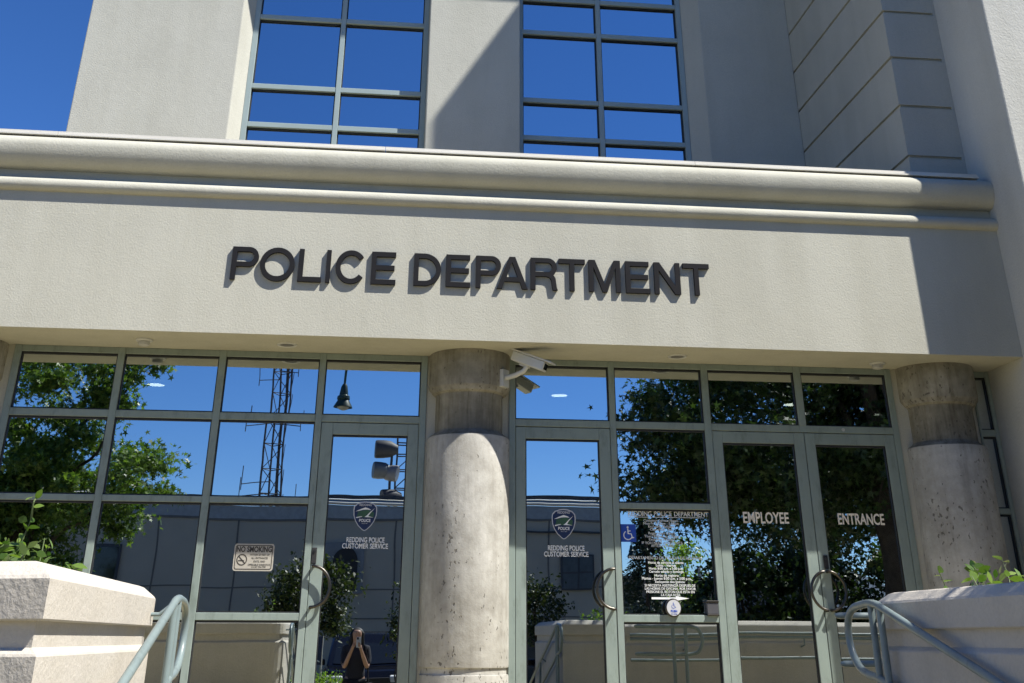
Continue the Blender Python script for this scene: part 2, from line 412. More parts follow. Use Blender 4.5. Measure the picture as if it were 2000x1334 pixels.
# ---- doors
def ring_path(cx, cz, r, a0, a1, yoff, n=28):
    pts = [(cx+r*math.cos(R(a0)), -.022, cz+r*math.sin(R(a0)))]
    for i in range(n+1):
        a = R(a0+(a1-a0)*i/n); pts.append((cx+r*math.cos(a), yoff, cz+r*math.sin(a)))
    pts.append((cx+r*math.cos(R(a1)), -.022, cz+r*math.sin(R(a1)))); return pts
def door(x0, x1, sl_, sr, handle, lock):
    m = MB(); y0, y1 = -.024, .030; z0, z1, gt, gb = .012, 2.371, 2.272, .26
    m.box(x0, x0+sl_, y0, y1, z0, z1); m.box(x1-sr, x1, y0, y1, z0, z1)
    m.box(x0+sl_, x1-sr, y0+.003, y1-.003, gt, z1); m.box(x0+sl_, x1-sr, y0+.003, y1-.003, z0, gb)
    d = m.build('door', FRAME, B, bevel=.003, seg=1)
    g = MB(); gasket_ring(g, x0+sl_, x1-sr, gb, gt, .012); g.build('gasket', GASKET, d)
    tilt(MB().box(x0+sl_-.002, x1-sr+.002, .008, .016, gb-.002, gt+.002).build('pane', GLASS, d), .06)
    cx, cz, a0, a1 = handle
    h = MB().tube(ring_path(cx, cz, .155, a0, a1, -.085), .0125, 12).build('handle', STEEL, d, smooth=50)
    if lock:
        lx, lz, hh = lock
        k = MB().box(lx-.021, lx+.021, y0-.010, y0, lz-hh/2, lz+hh/2).build('lock', DARK, d, bevel=.004)
        MB().lathe([(.010, 0), (.010, .006)], (0, 0, 0), 14).build('key_cylinder', STEEL, k).matrix_local = Matrix.Translation((lx, y0-.0105, lz+hh/4)) @ Matrix.Rotation(R(90), 4, 'X')
    return d
door(-.440, .428, .102, .095, (-.420, 1.052, 88, -88), (-.416, 1.289, .125))
door(1.312, 2.184, .090, .102, (2.165, 1.052, 92, 268), None)
door(3.150, 4.030, .092, .098, (4.072, 1.049, 100, 260), None)
door(4.037, 4.908, .095, .092, (4.072, 1.049, 80, -80), (4.098, 1.279, .11))
for x0, x1 in ((-.443, .431), (1.309, 2.187), (3.147, 4.911)): MB().box(x0, x1, -.02, .08, 0, .011).build('threshold', STEEL, B)
# interior room seen dimly through the glass
rm = MB()
rm.box(-6, 5.9, 6.0, 6.1, 0, 2.97).box(-6, 5.9, .30, 6.0, 2.965, 2.98).box(-6.1, -6, .3, 6, 0, 2.97).box(-6, 5.9, .25, 6.0, -.06, -.002)
rm.box(.8, .95, .3, 6, 0, 2.96)
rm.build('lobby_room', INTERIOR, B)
for i, (x, y) in enumerate(((-2.20, 1.455), (1.958, 1.482), (4.561, 1.671))):
    t = empty('lobby_light', (x, y, 2.94), ['round lit ceiling lamp inside behind the second top pane from the left', 'round lit white ceiling lamp inside, behind the pane beside the security camera', 'round lit ceiling lamp inside above the employee entrance doors'][i], 'ceiling light', 'lit lamps on the lobby ceiling')
    MB().lathe([(.085, 0), (.085, .02)], (x, y, 2.932), 24).build('lens', LAMPGLOW, t)
    MB().lathe([(.088, -.006), (.11, -.006), (.11, .024), (.088, .024)], (x, y, 2.936), 24, cap=False).build('trim_ring', WHITEP, t)

# ================================================================= SIGN LETTERS
def curve_mesh(name, polys, m, parent, ox, oz, sx, sz, y, depth):
    """polys in (x, z): flat shapes with holes, filled and given a thickness; front face looks to -y"""
    cu = bpy.data.curves.new(name, 'CURVE'); cu.dimensions = '2D'; cu.fill_mode = 'BOTH'; cu.extrude = depth/2
    for poly in polys:
        s = cu.splines.new('POLY'); s.points.add(len(poly)-1); s.use_cyclic_u = True
        for p, (a, b) in zip(s.points, poly): p.co = (ox+a*sx, oz+b*sz, 0, 1)
    o = bpy.data.objects.new('tmp', cu); COL.objects.link(o)
    dg = bpy.context.evaluated_depsgraph_get(); dg.update()
    me = bpy.data.meshes.new_from_object(o.evaluated_get(dg)); bpy.data.objects.remove(o)
    me.transform(Matrix.Translation((0, y+depth/2, 0)) @ Matrix.Rotation(R(90), 4, 'X'))
    me.name = name; me.materials.clear()
    return link_mesh(name, me, m, parent)
S = .148
def rect(x0, x1, z0, z1): return [(x0,z0),(x1,z0),(x1,z1),(x0,z1)]
def ell(cx, cz, rx, rz, a0=0, a1=360, n=40):
    return [(cx+rx*math.cos(R(a0+(a1-a0)*i/n)), cz+rz*math.sin(R(a0+(a1-a0)*i/n))) for i in range(n+(0 if a1-a0 == 360 else 1))]
def glyph(ch, w):
    s = S
    if ch == 'I': return [rect(0, w, 0, 1)]
    if ch == 'L': return [[(0,0),(w,0),(w,s),(s,s),(s,1),(0,1)]]
    if ch == 'T': return [[(w/2-s/2,0),(w/2+s/2,0),(w/2+s/2,1-s),(w,1-s),(w,1),(0,1),(0,1-s),(w/2-s/2,1-s)]]
    if ch == 'E': return [[(0,0),(w,0),(w,s),(s,s),(s,.5-s/2+.01),(w*.94,.5-s/2+.01),(w*.94,.5+s/2+.01),(s,.5+s/2+.01),(s,1-s),(w*.98,1-s),(w*.98,1),(0,1)]]
    if ch == 'N': return [[(0,0),(s,0),(s,.76),(w-1.2*s,0),(w,0),(w,1),(w-s,1),(w-s,.24),(1.2*s,1),(0,1)]]
    if ch == 'M': return [[(0,0),(s,0),(s,.78),(w/2-.5*s,0),(w/2+.5*s,0),(w-s,.78),(w-s,0),(w,0),(w,1),(w-1.35*s,1),(w/2,.24),(1.35*s,1),(0,1)]]
    if ch == 'O': return [ell(w/2,.5,w/2,.515), ell(w/2,.5,w/2-s*1.02,.515-s)[::-1]]
    if ch == 'C': return [ell(w*.52,.5,w*.52,.515,38,322)+ell(w*.52,.5,w*.52-s*1.02,.515-s,322,38)]
    if ch == 'D':
        rx = w*.62; return [[(0,0)]+ell(w-rx,.5,rx,.5,-90,90)+[(0,1)], ([(s,s)]+ell(w-rx,.5,rx-s,.5-s,-90,90)+[(s,1-s)])[::-1]]
    if ch == 'P':
        rx = .30; lo = .40; r = .30
        return [[(0,0),(s,0),(s,lo)]+ell(w-rx,lo+r,rx,r,-90,90)+[(0,1)], ([(s,lo+s*.96)]+ell(w-rx,lo+r,rx-s,r-s*.96,-90,90)+[(s,1-s)])[::-1]]
    if ch == 'R':
        rx = .29; lo = .42; r = .29
        leg = [(s,0),(s,lo),(w*.58,lo),(w*.70,lo-.03),(w*.76,lo-.10),(w*.785,.16),(w*.82,0),(w,0),(w*.965,.08),(w*.94,.24),(w*.925,.36),(w*.87,.44),(w*.80,.475)]
        return [[(0,0)]+leg+ell(w-rx-.02,lo+r,rx,r,-52,90)+[(0,1)], ([(s,lo+s*.96)]+ell(w-rx-.02,lo+r,rx-s,r-s*.96,-90,90)+[(s,1-s)])[::-1]]
    if ch == 'A':
        h = w/2; k = .22
        def xin(z): return s*1.12+(h-s*1.12)*(z/(1-.16))
        return [[(0,0),(s*1.12,0),(xin(k)*.97,k),(w-xin(k)*.97,k),(w-s*1.12,0),(w,0),(h+s*.62,1),(h-s*.62,1)],
                [(xin(k+s)+.005,k+s*.95),(h,.835),(w-xin(k+s)-.005,k+s*.95)]]
SIGN = empty('building_sign', (0, -.70, 3.44), 'large dark raised letters POLICE DEPARTMENT on the beige fascia', 'sign')
LT = [('P',-1.316,-1.082),('O',-1.067,-.762),('L',-.728,-.522),('I',-.483,-.444),('C',-.400,-.136),('E',-.082,.140),('D',.300,.545),('E',.590,.812),('P',.862,1.090),('A',1.052,1.334),('R',1.363,1.610),('T',1.622,1.866),('M',1.900,2.194),('E',2.243,2.468),('N',2.512,2.756),('T',2.786,3.035)]
CAPH = .294
for ch, a, b in LT:
    o = curve_mesh('letter', glyph(ch, (b-a)/CAPH), LETTER, SIGN, a, 3.445, CAPH, CAPH, -.731, .030)
# ================================================================= TEXT DECALS ON THE GLASS
def text(name, body, m, parent, x, z, size, y=.003, sx=1.0, align='CENTER', off=0.0, depth=.0012):
    cu = bpy.data.curves.new(name, 'FONT'); cu.body = body; cu.size = size; cu.align_x = align; cu.extrude = depth/2; cu.offset = off
    cu.fill_mode = 'BOTH'; cu.resolution_u = 3
    o = bpy.data.objects.new('tmp', cu); COL.objects.link(o)
    dg = bpy.context.evaluated_depsgraph_get(); dg.update()
    me = bpy.data.meshes.new_from_object(o.evaluated_get(dg)); bpy.data.objects.remove(o)
    me.transform(Matrix.Translation((x, y, z)) @ Matrix.Rotation(R(90), 4, 'X') @ Matrix.Diagonal((sx, 1, 1, 1)))
    me.materials.clear(); me.name = name
    return link_mesh(name, me, m, parent)
VINYL = plain('white_vinyl', (.78, .79, .78), .6, 0, .03)
VINYLB = plain('bright_white_vinyl', (.80, .81, .80), .6, 0, .03)
CREAM = plain('cream_vinyl', (.80, .74, .62), .6, 0, .04)
NAVY = plain('navy_vinyl', (.006, .020, .075), .5, 0, .08)
SILV = plain('silver_vinyl', (.50, .51, .53), .45, 0, .05)
GREENV = plain('green_vinyl', (.03, .09, .05), .6, 0, .2)
BLUEV = plain('access_blue_vinyl', (.016, .07, .42), .5, 0, .04)
BEIGE = plain('beige_plate', (.40, .375, .32), .5, 0, .05)
BROWN = plain('dark_brown_ink', (.035, .03, .022), .6, 0, .05)
GY0 = .004   # just in front of the door panes' outer face
def shield(sc):
    half = [(0,1.0),(.18,.985),(.38,.93),(.50,.83),(.52,.70),(.50,.52),(.42,.34),(.28,.17),(.10,.04),(0,0)]
    pts = [(a*sc[0], b*sc[1]) for a, b in half]
    return pts+[(-a, b) for a, b in pts[::-1][1:-1]]
def badge(cx, z0, h, name_x):
    t = empty('badge_decal', (cx, GY0, z0), 'silver-edged navy police shield badge on the %s glass door' % name_x, 'decal', 'shield badges on the customer doors')
    wd = h*.84
    curve_mesh('border', [shield((wd, h))], SILV, t, cx, z0, 1, 1, .0040, .0012)
    curve_mesh('field', [shield((wd*.92, h*.935))], NAVY, t, cx, z0+h*.028, 1, 1, .0030, .0012)
    curve_mesh('scenery', [[(-.36*wd,.46*h),(.36*wd,.46*h),(.40*wd,.62*h),(.10*wd,.72*h),(-.30*wd,.66*h)]], GREENV, t, cx, z0, 1, 1, .0022, .0010)
    W = [[(-.42*wd,.66*h),(-.20*wd,.74*h),(0,.80*h),(.16*wd,.76*h),(.26*wd,.71*h),(.08*wd,.725*h),(-.10*wd,.715*h),(-.30*wd,.675*h)],
         [(-.02*wd,.47*h),(.38*wd,.46*h),(.14*wd,.50*h),(.22*wd,.60*h),(.42*wd,.78*h),(.20*wd,.63*h),(.08*wd,.53*h)],
         [(-.40*wd,.46*h),(-.14*wd,.50*h),(-.12*wd,.48*h),(-.36*wd,.43*h)]]
    for k, pl in enumerate(W): curve_mesh('bridge_mark', [pl], VINYL, t, cx, z0, 1, 1, .0016, .0008)
    text('lettering', 'REDDING', SILV, t, cx, z0+h*.845, h*.115, .0018, .9, off=.0006, depth=.0008)
    text('lettering', 'POLICE', VINYL, t, cx, z0+h*.31, h*.135, .0018, .95, off=.0008, depth=.0008)
    text('lettering', 'SINCE 1887', SILV, t, cx, z0+h*.24, h*.05, .0018, .9, depth=.0008)
    return t
badge(-.006, 1.487, .236, 'left'); badge(1.744, 1.440, .247, 'right')
for cx, za, zb, nm in ((.010, 1.398, 1.350, 'left'), (1.762, 1.352, 1.304, 'right')):
    t = empty('door_lettering', (cx, GY0, zb), 'white text REDDING POLICE CUSTOMER SERVICE under the shield on the %s door' % nm, 'lettering', 'customer service lettering on the doors')
    text('text_line', 'REDDING POLICE', VINYL, t, cx, za, .056, .005, .74, off=.0009)
    text('text_line', 'CUSTOMER SERVICE', VINYL, t, cx, zb, .056, .005, .775, off=.0009)
# no smoking plate
def rrect(x0, x1, z0, z1, r, n=6):
    return arc(x1-r, z0+r, r, -90, 0, n)+arc(x1-r, z1-r, r, 0, 90, n)+arc(x0+r, z1-r, r, 90, 180, n)+arc(x0+r, z0+r, r, 180, 270, n)
t = empty('no_smoking_sign', (-.923, .008, 1.17), 'small beige NO SMOKING plate with dark border on the glass', 'sign')
curve_mesh('plate', [rrect(-1.090, -.757, 1.168, 1.377, .022)], BEIGE, t, 0, 0, 1, 1, .004, .007)
curve_mesh('border', [rrect(-1.079, -.768, 1.179, 1.366, .018), rrect(-1.073, -.774, 1.185, 1.360, .013)[::-1]], BROWN, t, 0, 0, 1, 1, .0028, .001)
text('heading', 'NO SMOKING', BROWN, t, -.923, 1.314, .060, .0034, .78, off=.0018)
cxn, czn = -1.020, 1.253
curve_mesh('symbol', [ell(cxn, czn, .044, .044), ell(cxn, czn, .036, .036)[::-1]], BROWN, t, 0, 0, 1, 1, .0028, .001)
MB().obox((cxn, .0030, czn), (1, 0, -1), (0, 1, 0), (1, 0, 1), .038, .0006, .0042).box(cxn-.030, cxn+.020, .0024, .0030, czn-.010, czn-.003).build('symbol_bar', BROWN, t)
for i, tx in enumerate(('WITHIN 20 FEET OF', 'ALL ENTRANCES', 'EXITS, AND', 'OPERABLE WINDOWS')):
    text('text_line', tx, BROWN, t, -.873, 1.286-.026*i, .021, .0034, .88)
text('text_line', 'CA GC 7596-7598', BROWN, t, -.875, 1.193, .017, .0034, .9)
# hours notice on the fixed pane
t = empty('hours_notice', (2.65, .008, .96), 'white vinyl opening hours notice in English and Spanish on the narrow pane', 'notice')
YT = .0075
xh = 2.325
for wd_ in ('REDDING', 'POLICE', 'DEPARTMENT'):
    ho = text('heading', wd_, VINYL, t, xh, 1.640, .056, YT, .90, 'LEFT', off=.0004)
    xh = max(v.co.x for v in ho.data.vertices)+.020
MB().box(2.33, 3.02, YT-.0006, YT+.0006, 1.628, 1.632).build('underline', VINYL, t)
rows = [('Customer Service Hours',1.594,.030),('Mon-Fri 8:00am - 5:00pm',1.569,.030),('Excluding Holidays',1.545,.030),('Closed Sat - Sun',1.521,.030),
        ('Registration Hours',1.490,.030),('Thurs 8:00am to 3:00pm',1.465,.030),('Excluding Holidays',1.440,.030),('IF YOU NEED ASSISTANCE',1.411,.030),('AFTER HOURS',1.388,.030)]
for s_, z_, h_ in rows: text('text_line', s_, VINYL, t, 2.625, z_, h_, YT, 1.05)
rows2 = [('DEPARTAMENTO DE POLICIA DE REDDING',1.290,.034),('Horas de servicio al cliente',1.255,.029),('Lunes - Viernes',1.232,.029),('Horas 8:00 a.m. a 5:00 p.m.',1.208,.028),
         ('Cerrado sabado y domingo',1.184,.028),('Horas de registro',1.153,.030),('Martes - Jueves 8:00 a.m. a 3:00 p.m.',1.129,.030)]
for s_, z_, h_ in rows2: text('text_line', s_, VINYL, t, 2.648, z_, h_, YT, 1.0)
for s_, z_, h_ in (('Excluyendo dias festivos',1.104,.030),('SI NECESITA ASISTENCIA DESPUES DE',1.075,.030),('LAS HORAS DE OFICINA, POR FAVOR',1.050,.030),('PRESIONE EL BOTON QUE ESTA EN',1.025,.030),('LA CAJA ROJA',1.001,.030)):
    text('text_line', s_, VINYL, t, 2.675, z_, h_*.92, YT-.0005, .98)
curve_mesh('arrow', [[(2.505,.976),(2.72,.976),(2.72,.966),(2.838,.984),(2.72,1.002),(2.72,.992),(2.505,.992)]], VINYLB, t, 0, 0, 1, 1, YT-.0006, .0012)
# wheelchair sticker
def wheelchair(t, cx, cz, s, m, y):
    curve_mesh('symbol', [ell(cx-.05*s, cz+.36*s, .075*s, .075*s, n=16)], m, t, 0, 0, 1, 1, y, .001)
    mb = MB()
    pts = [(cx-.05*s+.30*s*math.cos(R(a)), y, cz-.16*s+.28*s*math.sin(R(a))) for a in range(120, 352, 8)]
    mb.tube(pts, .035*s, 6)
    mb.tube([(cx-.05*s, y, cz+.27*s), (cx-.03*s, y, cz-.06*s), (cx+.18*s, y, cz-.06*s), (cx+.27*s, y, cz-.33*s), (cx+.38*s, y, cz-.29*s)], .042*s, 6)
    mb.tube([(cx-.04*s, y, cz+.12*s), (cx+.15*s, y, cz+.12*s)], .035*s, 6)
    v = [(a, y+(b-y)*.1, c) for a, b, c in mb.v]; mb.v = v
    mb.build('symbol', m, t)
t = empty('access_sticker', (2.323, .006, 1.43), 'square blue wheelchair access sticker at the upper left of the notice pane', 'sticker')
MB().box(2.253, 2.392, .006, .0078, 1.427, 1.570).build('sticker_face', BLUEV, t); wheelchair(t, 2.325, 1.50, .125, VINYLB, .0052)
for tx, cx, a in (('EMPLOYEE', 3.595, 'left'), ('ENTRANCE', 4.490, 'right')):
    t = empty('door_lettering', (cx, .005, 1.60), 'cream capitals %s on the %s leaf of the double glass door' % (tx, a), 'lettering', 'employee entrance lettering')
    text('text_line', tx, CREAM, t, cx, 1.594, .130, .005, {'left': .705, 'right': .665}[a], off=.0024)
# door push plate and intercom
t = empty('push_button', (2.678, -.04, .91), 'round steel door button with blue wheelchair mark below the arrow', 'door button')
pl = MB().lathe([(.072, 0), (.072, .016), (.066, .022)], (0, 0, 0), 36).build('plate', STEEL, t, smooth=30); pl.matrix_local = Matrix.Translation((0, 0, 0)) @ Matrix.Rotation(R(90), 4, 'X')
fc = MB().lathe([(.061, 0), (.061, .003)], (0, 0, 0), 36).build('button_face', SILV, t); fc.matrix_local = Matrix.Translation((0, -.0222, 0)) @ Matrix.Rotation(R(90), 4, 'X')
wheelchair(t, 2.678, .928, .05, BLUEV, -.0665)
text('text_line', 'PUSH', BLUEV, t, 2.678, .876, .024, -.066, 1.0, off=.001); text('text_line', 'TO OPEN', BLUEV, t, 2.678, .858, .013, -.066)
t = empty('intercom_box', (3.035, -.05, .86), 'small square metal intercom box beside the right mullion of the notice pane', 'intercom')
MB().box(2.980, 3.079, -.045, .006, .862, .952).build('housing', plain('intercom_grey', (.10, .10, .11), .4, .3), t, bevel=.004)
MB().box(2.974, 3.085, -.052, .006, .953, .968).build('hood', STEEL, t, bevel=.003); MB().box(2.976, 3.083, -.050, .006, .850, .861).build('sill', STEEL, t, bevel=.003)
MB().lathe([(.004, 0), (.003, .05)], (3.03, -.02, .968), 8).build('antenna', STEEL, t)

# ================================================================= SOFFIT FITTINGS
def detector(x, y, lab):
    t = empty('smoke_detector', (x, y, 2.98), lab, 'smoke detector', 'detectors under the soffit')
    MB().lathe([(.074, 0), (.074, -.010), (.068, -.016)], (x, y, 2.9795), 32).build('base_ring', WHITEP, t, smooth=30)
    MB().lathe([(.046, -.016), (.050, -.030), (.046, -.050), (.030, -.056)], (x, y, 2.9795), 32).build('sensor_head', GREYP, t, smooth=30)
detector(-2.03, -.363, 'small white smoke detector under the soffit, left of the first recessed lamp')
detector(4.74, -.276, 'small white smoke detector under the soffit, close to the right-hand column')
def downlight(x, y, lab):
    t = empty('recessed_light', (x, y, 2.98), lab, 'ceiling light', 'recessed lamps in the soffit')
    MB().lathe([(.062, 0), (.062, -.006), (.086, -.009), (.090, 0)], (x, y, 2.9795), 36, cap=False).build('trim_ring', WHITEP, t, smooth=40)
    MB().lathe([(.062, -.001), (.062, -.002)], (x, y, 2.9795), 32).build('reflector', plain('lamp_reflector', (.16, .155, .14), .3), t)
downlight(-.79, -.326, 'round recessed lamp in the soffit left of the middle column, unlit')
downlight(2.79, -.309, 'round recessed lamp in the soffit right of the security camera, unlit')
# security camera on the middle column
t = empty('security_camera', (1.17, -.27, 2.74), 'white box security camera on a bracket fixed to the middle column', 'camera')
MB().obox((1.175, -.27, 2.745), (.62, .78, 0), (.78, -.62, 0), (0, 0, 1), .052, .022, .078).build('wall_plate', WHITEP, t, bevel=.006)
MB().tube([(1.185, -.285, 2.75), (1.26, -.37, 2.755), (1.335, -.42, 2.785), (1.375, -.44, 2.84)], .022, 10).build('bracket_arm', WHITEP, t, smooth=40)
ax = Vector((.36, -.20, -.165)).normalized(); side = ax.cross(Vector((0, 0, 1))).normalized(); upv = side.cross(ax).normalized()
cc = Vector((1.385, -.44, 2.868))
hs = MB().obox(cc, ax, side, upv, .165, .052, .042).build('housing', WHITEP, t, bevel=.010)
MB().obox(cc+upv*.050+ax*.022, ax, side, upv, .205, .066, .007).build('sunshield', WHITEP, t, bevel=.004)
MB().obox(cc+ax*.167, ax, side, upv, .004, .033, .026).build('lens_window', DARKGLASS, t)
MB().obox(cc-upv*.046-ax*.03, ax, side, upv, .05, .022, .014).build('mount_foot', GREYP, t, bevel=.004)
MB().tube([(1.165, -.262, 2.82), (1.16, -.258, 2.90), (1.158, -.255, 2.98)], .006, 8).build('conduit', WHITEP, t)

# ================================================================= PLANTERS
def offset_poly(P, d):
    n = len(P); out = []
    for i in range(n):
        p0, p1, p2 = Vector(P[i-1]), Vector(P[i]), Vector(P[(i+1) % n])
        e1, e2 = (p1-p0).normalized(), (p2-p1).normalized()
        n1, n2 = Vector((-e1.y, e1.x)), Vector((-e2.y, e2.x))
        b = n1+n2; b = b/max(b.length_squared, .3)*2 if False else b/(1+n1.dot(n2))
        out.append(tuple(p1+b*d))
    return out
def layered(P, rings, close_top=False):
    m = MB(); n = len(P); vs = []; fs = []
    for d, z in rings: vs += [(x, y, z) for x, y in offset_poly(P, d)]
    for j in range(len(rings)-1):
        for i in range(n): k = (i+1) % n; fs.append((j*n+i, j*n+k, (j+1)*n+k, (j+1)*n+i))
    if close_top: fs.append(tuple((len(rings)-1)*n+i for i in range(n)))
    return m.add(vs, fs)
def fillet(P, idx, r, n=6):
    p0, p1, p2 = Vector(P[idx-1]), Vector(P[idx]), Vector(P[(idx+1) % len(P)])
    a, b = p1+(p0-p1).normalized()*r, p1+(p2-p1).normalized()*r
    pts = [tuple((1-t)**2*a+2*t*(1-t)*p1+t*t*b) for t in [i/n for i in range(n+1)]]
    return P[:idx]+pts+P[idx+1:]
def planter(P, lab):
    t = empty('planter', (P[0][0], P[0][1], -.85), lab, 'planter', 'planter walls beside the steps')
    layered(P, [(0, -.95), (0, .622), (.004, .629), (.026, .645), (.026, .713)]).build('planter_wall', STUCCO_ROUGH, t)
    layered(P, [(.026, .713), (.004, .713), (0, .718), (0, .822), (.008, .832), (.055, .866), (.075, .872), (.24, .872), (.25, .86), (.25, .70)]).build('coping', STUCCO_ROUGH, t)
    layered(P, [(.25, .74), (.9, .80)], True).build('soil', SOIL, t)
    return t
PL = [(-.90, -7.0), (-.90, -4.84), (-5.6, -4.84), (-5.6, -5.3)]
PL = fillet(PL, 1, .22)
planter(PL, 'curved cream stucco planter wall at lower left, sunlit on its right face')
PR = [(2.74, -4.86), (2.74, -7.4), (9.5, -7.4), (9.5, -4.86)]
PR = [(2.48+.26, -4.86), (2.74, -7.4), (9.5, -7.4), (9.5, -4.86)]
PRx = 2.48
PR = [(PRx, -4.86), (PRx, -7.4), (9.5, -7.4), (9.5, -4.86)]
planter(PR, 'shaded stucco planter wall at lower right with tree-dappled top')

# ================================================================= HANDRAILS
def handrail(x, lab, s):
    t = empty('handrail', (x, -4.9, 0), lab, 'handrail', 'blue-green pipe rails beside the steps')
    sl = .275
    up_ = [(x, -7.6, .818-sl*2.6), (x, -6.4, .818-sl*1.4), (x, -5.2, .818-sl*.2), (x, -4.98, .820), (x, -4.82, .821), (x, -4.70, .806), (x, -4.63, .765), (x, -4.605, .69), (x, -4.63, .615), (x, -4.70, .555), (x, -4.80, .527), (x, -4.95, .508), (x, -5.2, .440), (x, -6.4, .110), (x, -7.6, -.22)]
    MB().tube(spline(up_, 6), .0178, 14).build('rail_loop', PIPE, t, smooth=50)
    MB().tube([(x, -4.93, 0), (x, -4.93, .82)], .0165, 12).build('post', PIPE, t, smooth=50)
    MB().tube([(x, -5.03, -.02), (x, -5.03, .80)], .0165, 12).build('post', PIPE, t, smooth=50)
    MB().tube([(x, -6.5, -.5), (x, -6.5, .39)], .0165, 12).build('post', PIPE, t, smooth=50)
    for yb, zb in ((-5.1, .82), (-6.3, .46)):
        MB().tube([(x, yb, zb-.02), (x+s*.05, yb, zb-.06), (x+s*.10, yb, zb-.06)], .008, 8).build('bracket', PIPE, t)
handrail(-.815, 'pipe handrail with looped end against the left sunlit planter', -1)
handrail(2.43, 'pipe handrail with looped end in front of the right shaded planter', 1)
t = empty('ramp_rail', (3.3, -3.0, 0), 'short pipe rail with rounded ends behind the right handrail loop', 'handrail')
for z in (.806, .541):
    MB().tube([(2.985, -3.0, z), (2.992, -3.0, z), (3.02, -3.0, z), (3.6, -3.0, z)], .0225, 14, radii=[.007, .014, .019, .019]).build('rail', PIPE, t, smooth=50)
MB().tube(spline([(3.6, -3.0, .806), (3.70, -3.0, .78), (3.75, -3.0, .674), (3.70, -3.0, .567), (3.6, -3.0, .541)], 6), .019, 14).build('end_bend', PIPE, t, smooth=50)
for xp in (3.42, 3.56): MB().tube([(xp, -3.0, 0), (xp, -3.0, .80)], .02, 12).build('post', PIPE, t, smooth=50)
t = empty('wall_rail', (5, -4.75, .4), 'long double pipe rail along the back of the right planter, mirrored in the doors', 'handrail')
for z in (.735, .690, .462): MB().tube([(3.3, -4.72, z), (9.0, -4.72, z)], .017, 12).build('rail', PIPE, t, smooth=50)
for xp in (4.0, 5.5, 7.0, 8.5): MB().tube([(xp, -4.72, .69), (xp, -4.72, .60), (xp, -4.86, .58)], .01, 8).build('bracket', PIPE, t)

# ================================================================= FOLIAGE
def leaf_shape(kind):
    if kind == 'star':
        pts = []
        for i in range(5):
            a = 90+72*(i-2)*.92
            L = [.62, .88, 1.0, .88, .62][i]
            pts.append((.30*math.cos(R(a-33)), .30*math.sin(R(a-33)))) if i else pts.append((.12, -.22))
            pts.append((L*math.cos(R(a)), L*math.sin(R(a))))
        pts.append((-.12, -.22))
        return np.array([(x, y, 0) for x, y in pts])
    if kind == 'oval':
        return np.array([(0,-1,0),(.42,-.45,.10),(.46,.1,.12),(.26,.6,.06),(0,1,-.05),(-.26,.6,.06),(-.46,.1,.12),(-.42,-.45,.10)])
    return np.array([(0,-1,0),(.5,0,.05),(0,1,0),(-.5,0,.05)])
def leaves_mesh(name, centers, sizes, kind, rng, m, parent, up_bias=.4, droop=0.0, dirs=None):
    n = len(centers); S_ = leaf_shape(kind); k = len(S_)
    nz = rng.normal(size=(n, 3)); nz[:, 2] = np.abs(nz[:, 2])*(1+up_bias)+up_bias*.3; nz /= np.linalg.norm(nz, axis=1)[:, None]
    d = rng.normal(size=(n, 3)) if dirs is None else dirs+rng.normal(size=(n, 3))*.35
    d[:, 2] -= droop
    yv = d-(d*nz).sum(1)[:, None]*nz; yv /= np.linalg.norm(yv, axis=1)[:, None]+1e-9
    xv = np.cross(yv, nz)
    V = centers[:, None, :]+sizes[:, None, None]*(S_[None, :, 0, None]*xv[:, None, :]+S_[None, :, 1, None]*yv[:, None, :]+S_[None, :, 2, None]*nz[:, None, :])
    V = V.reshape(-1, 3)
    me = bpy.data.meshes.new(name); me.vertices.add(n*k); me.vertices.foreach_set('co', V.ravel().astype(np.float32))
    me.loops.add(n*k); me.loops.foreach_set('vertex_index', np.arange(n*k, dtype=np.int32))
    me.polygons.add(n); me.polygons.foreach_set('loop_start', np.arange(0, n*k, k, dtype=np.int32))
    try: me.polygons.foreach_set('loop_total', np.full(n, k, dtype=np.int32))
    except Exception: pass
    me.update(calc_edges=True); me.validate()
    return link_mesh(name, me, m, parent)
BARK = plain('tree_bark', (.07, .055, .042), .95, 0, .35, 9, .03)
def limb(mb, p0, p1, r0, r1, rng, n=7, wob=.06):
    p0, p1 = Vector(p0), Vector(p1); L = (p1-p0).length
    pts = []; rad = []
    for i in range(n+1):
        f_ = i/n; p = p0.lerp(p1, f_)
        if 0 < i < n: p = p+Vector(rng.normal(size=3))*L*wob*.5
        pts.append(p); rad.append(r0+(r1-r0)*f_)
    mb.tube(spline(pts, 3), r0, 8, radii=[r0+(r1-r0)*i/(3*n) for i in range(3*n+1)])
    return pts
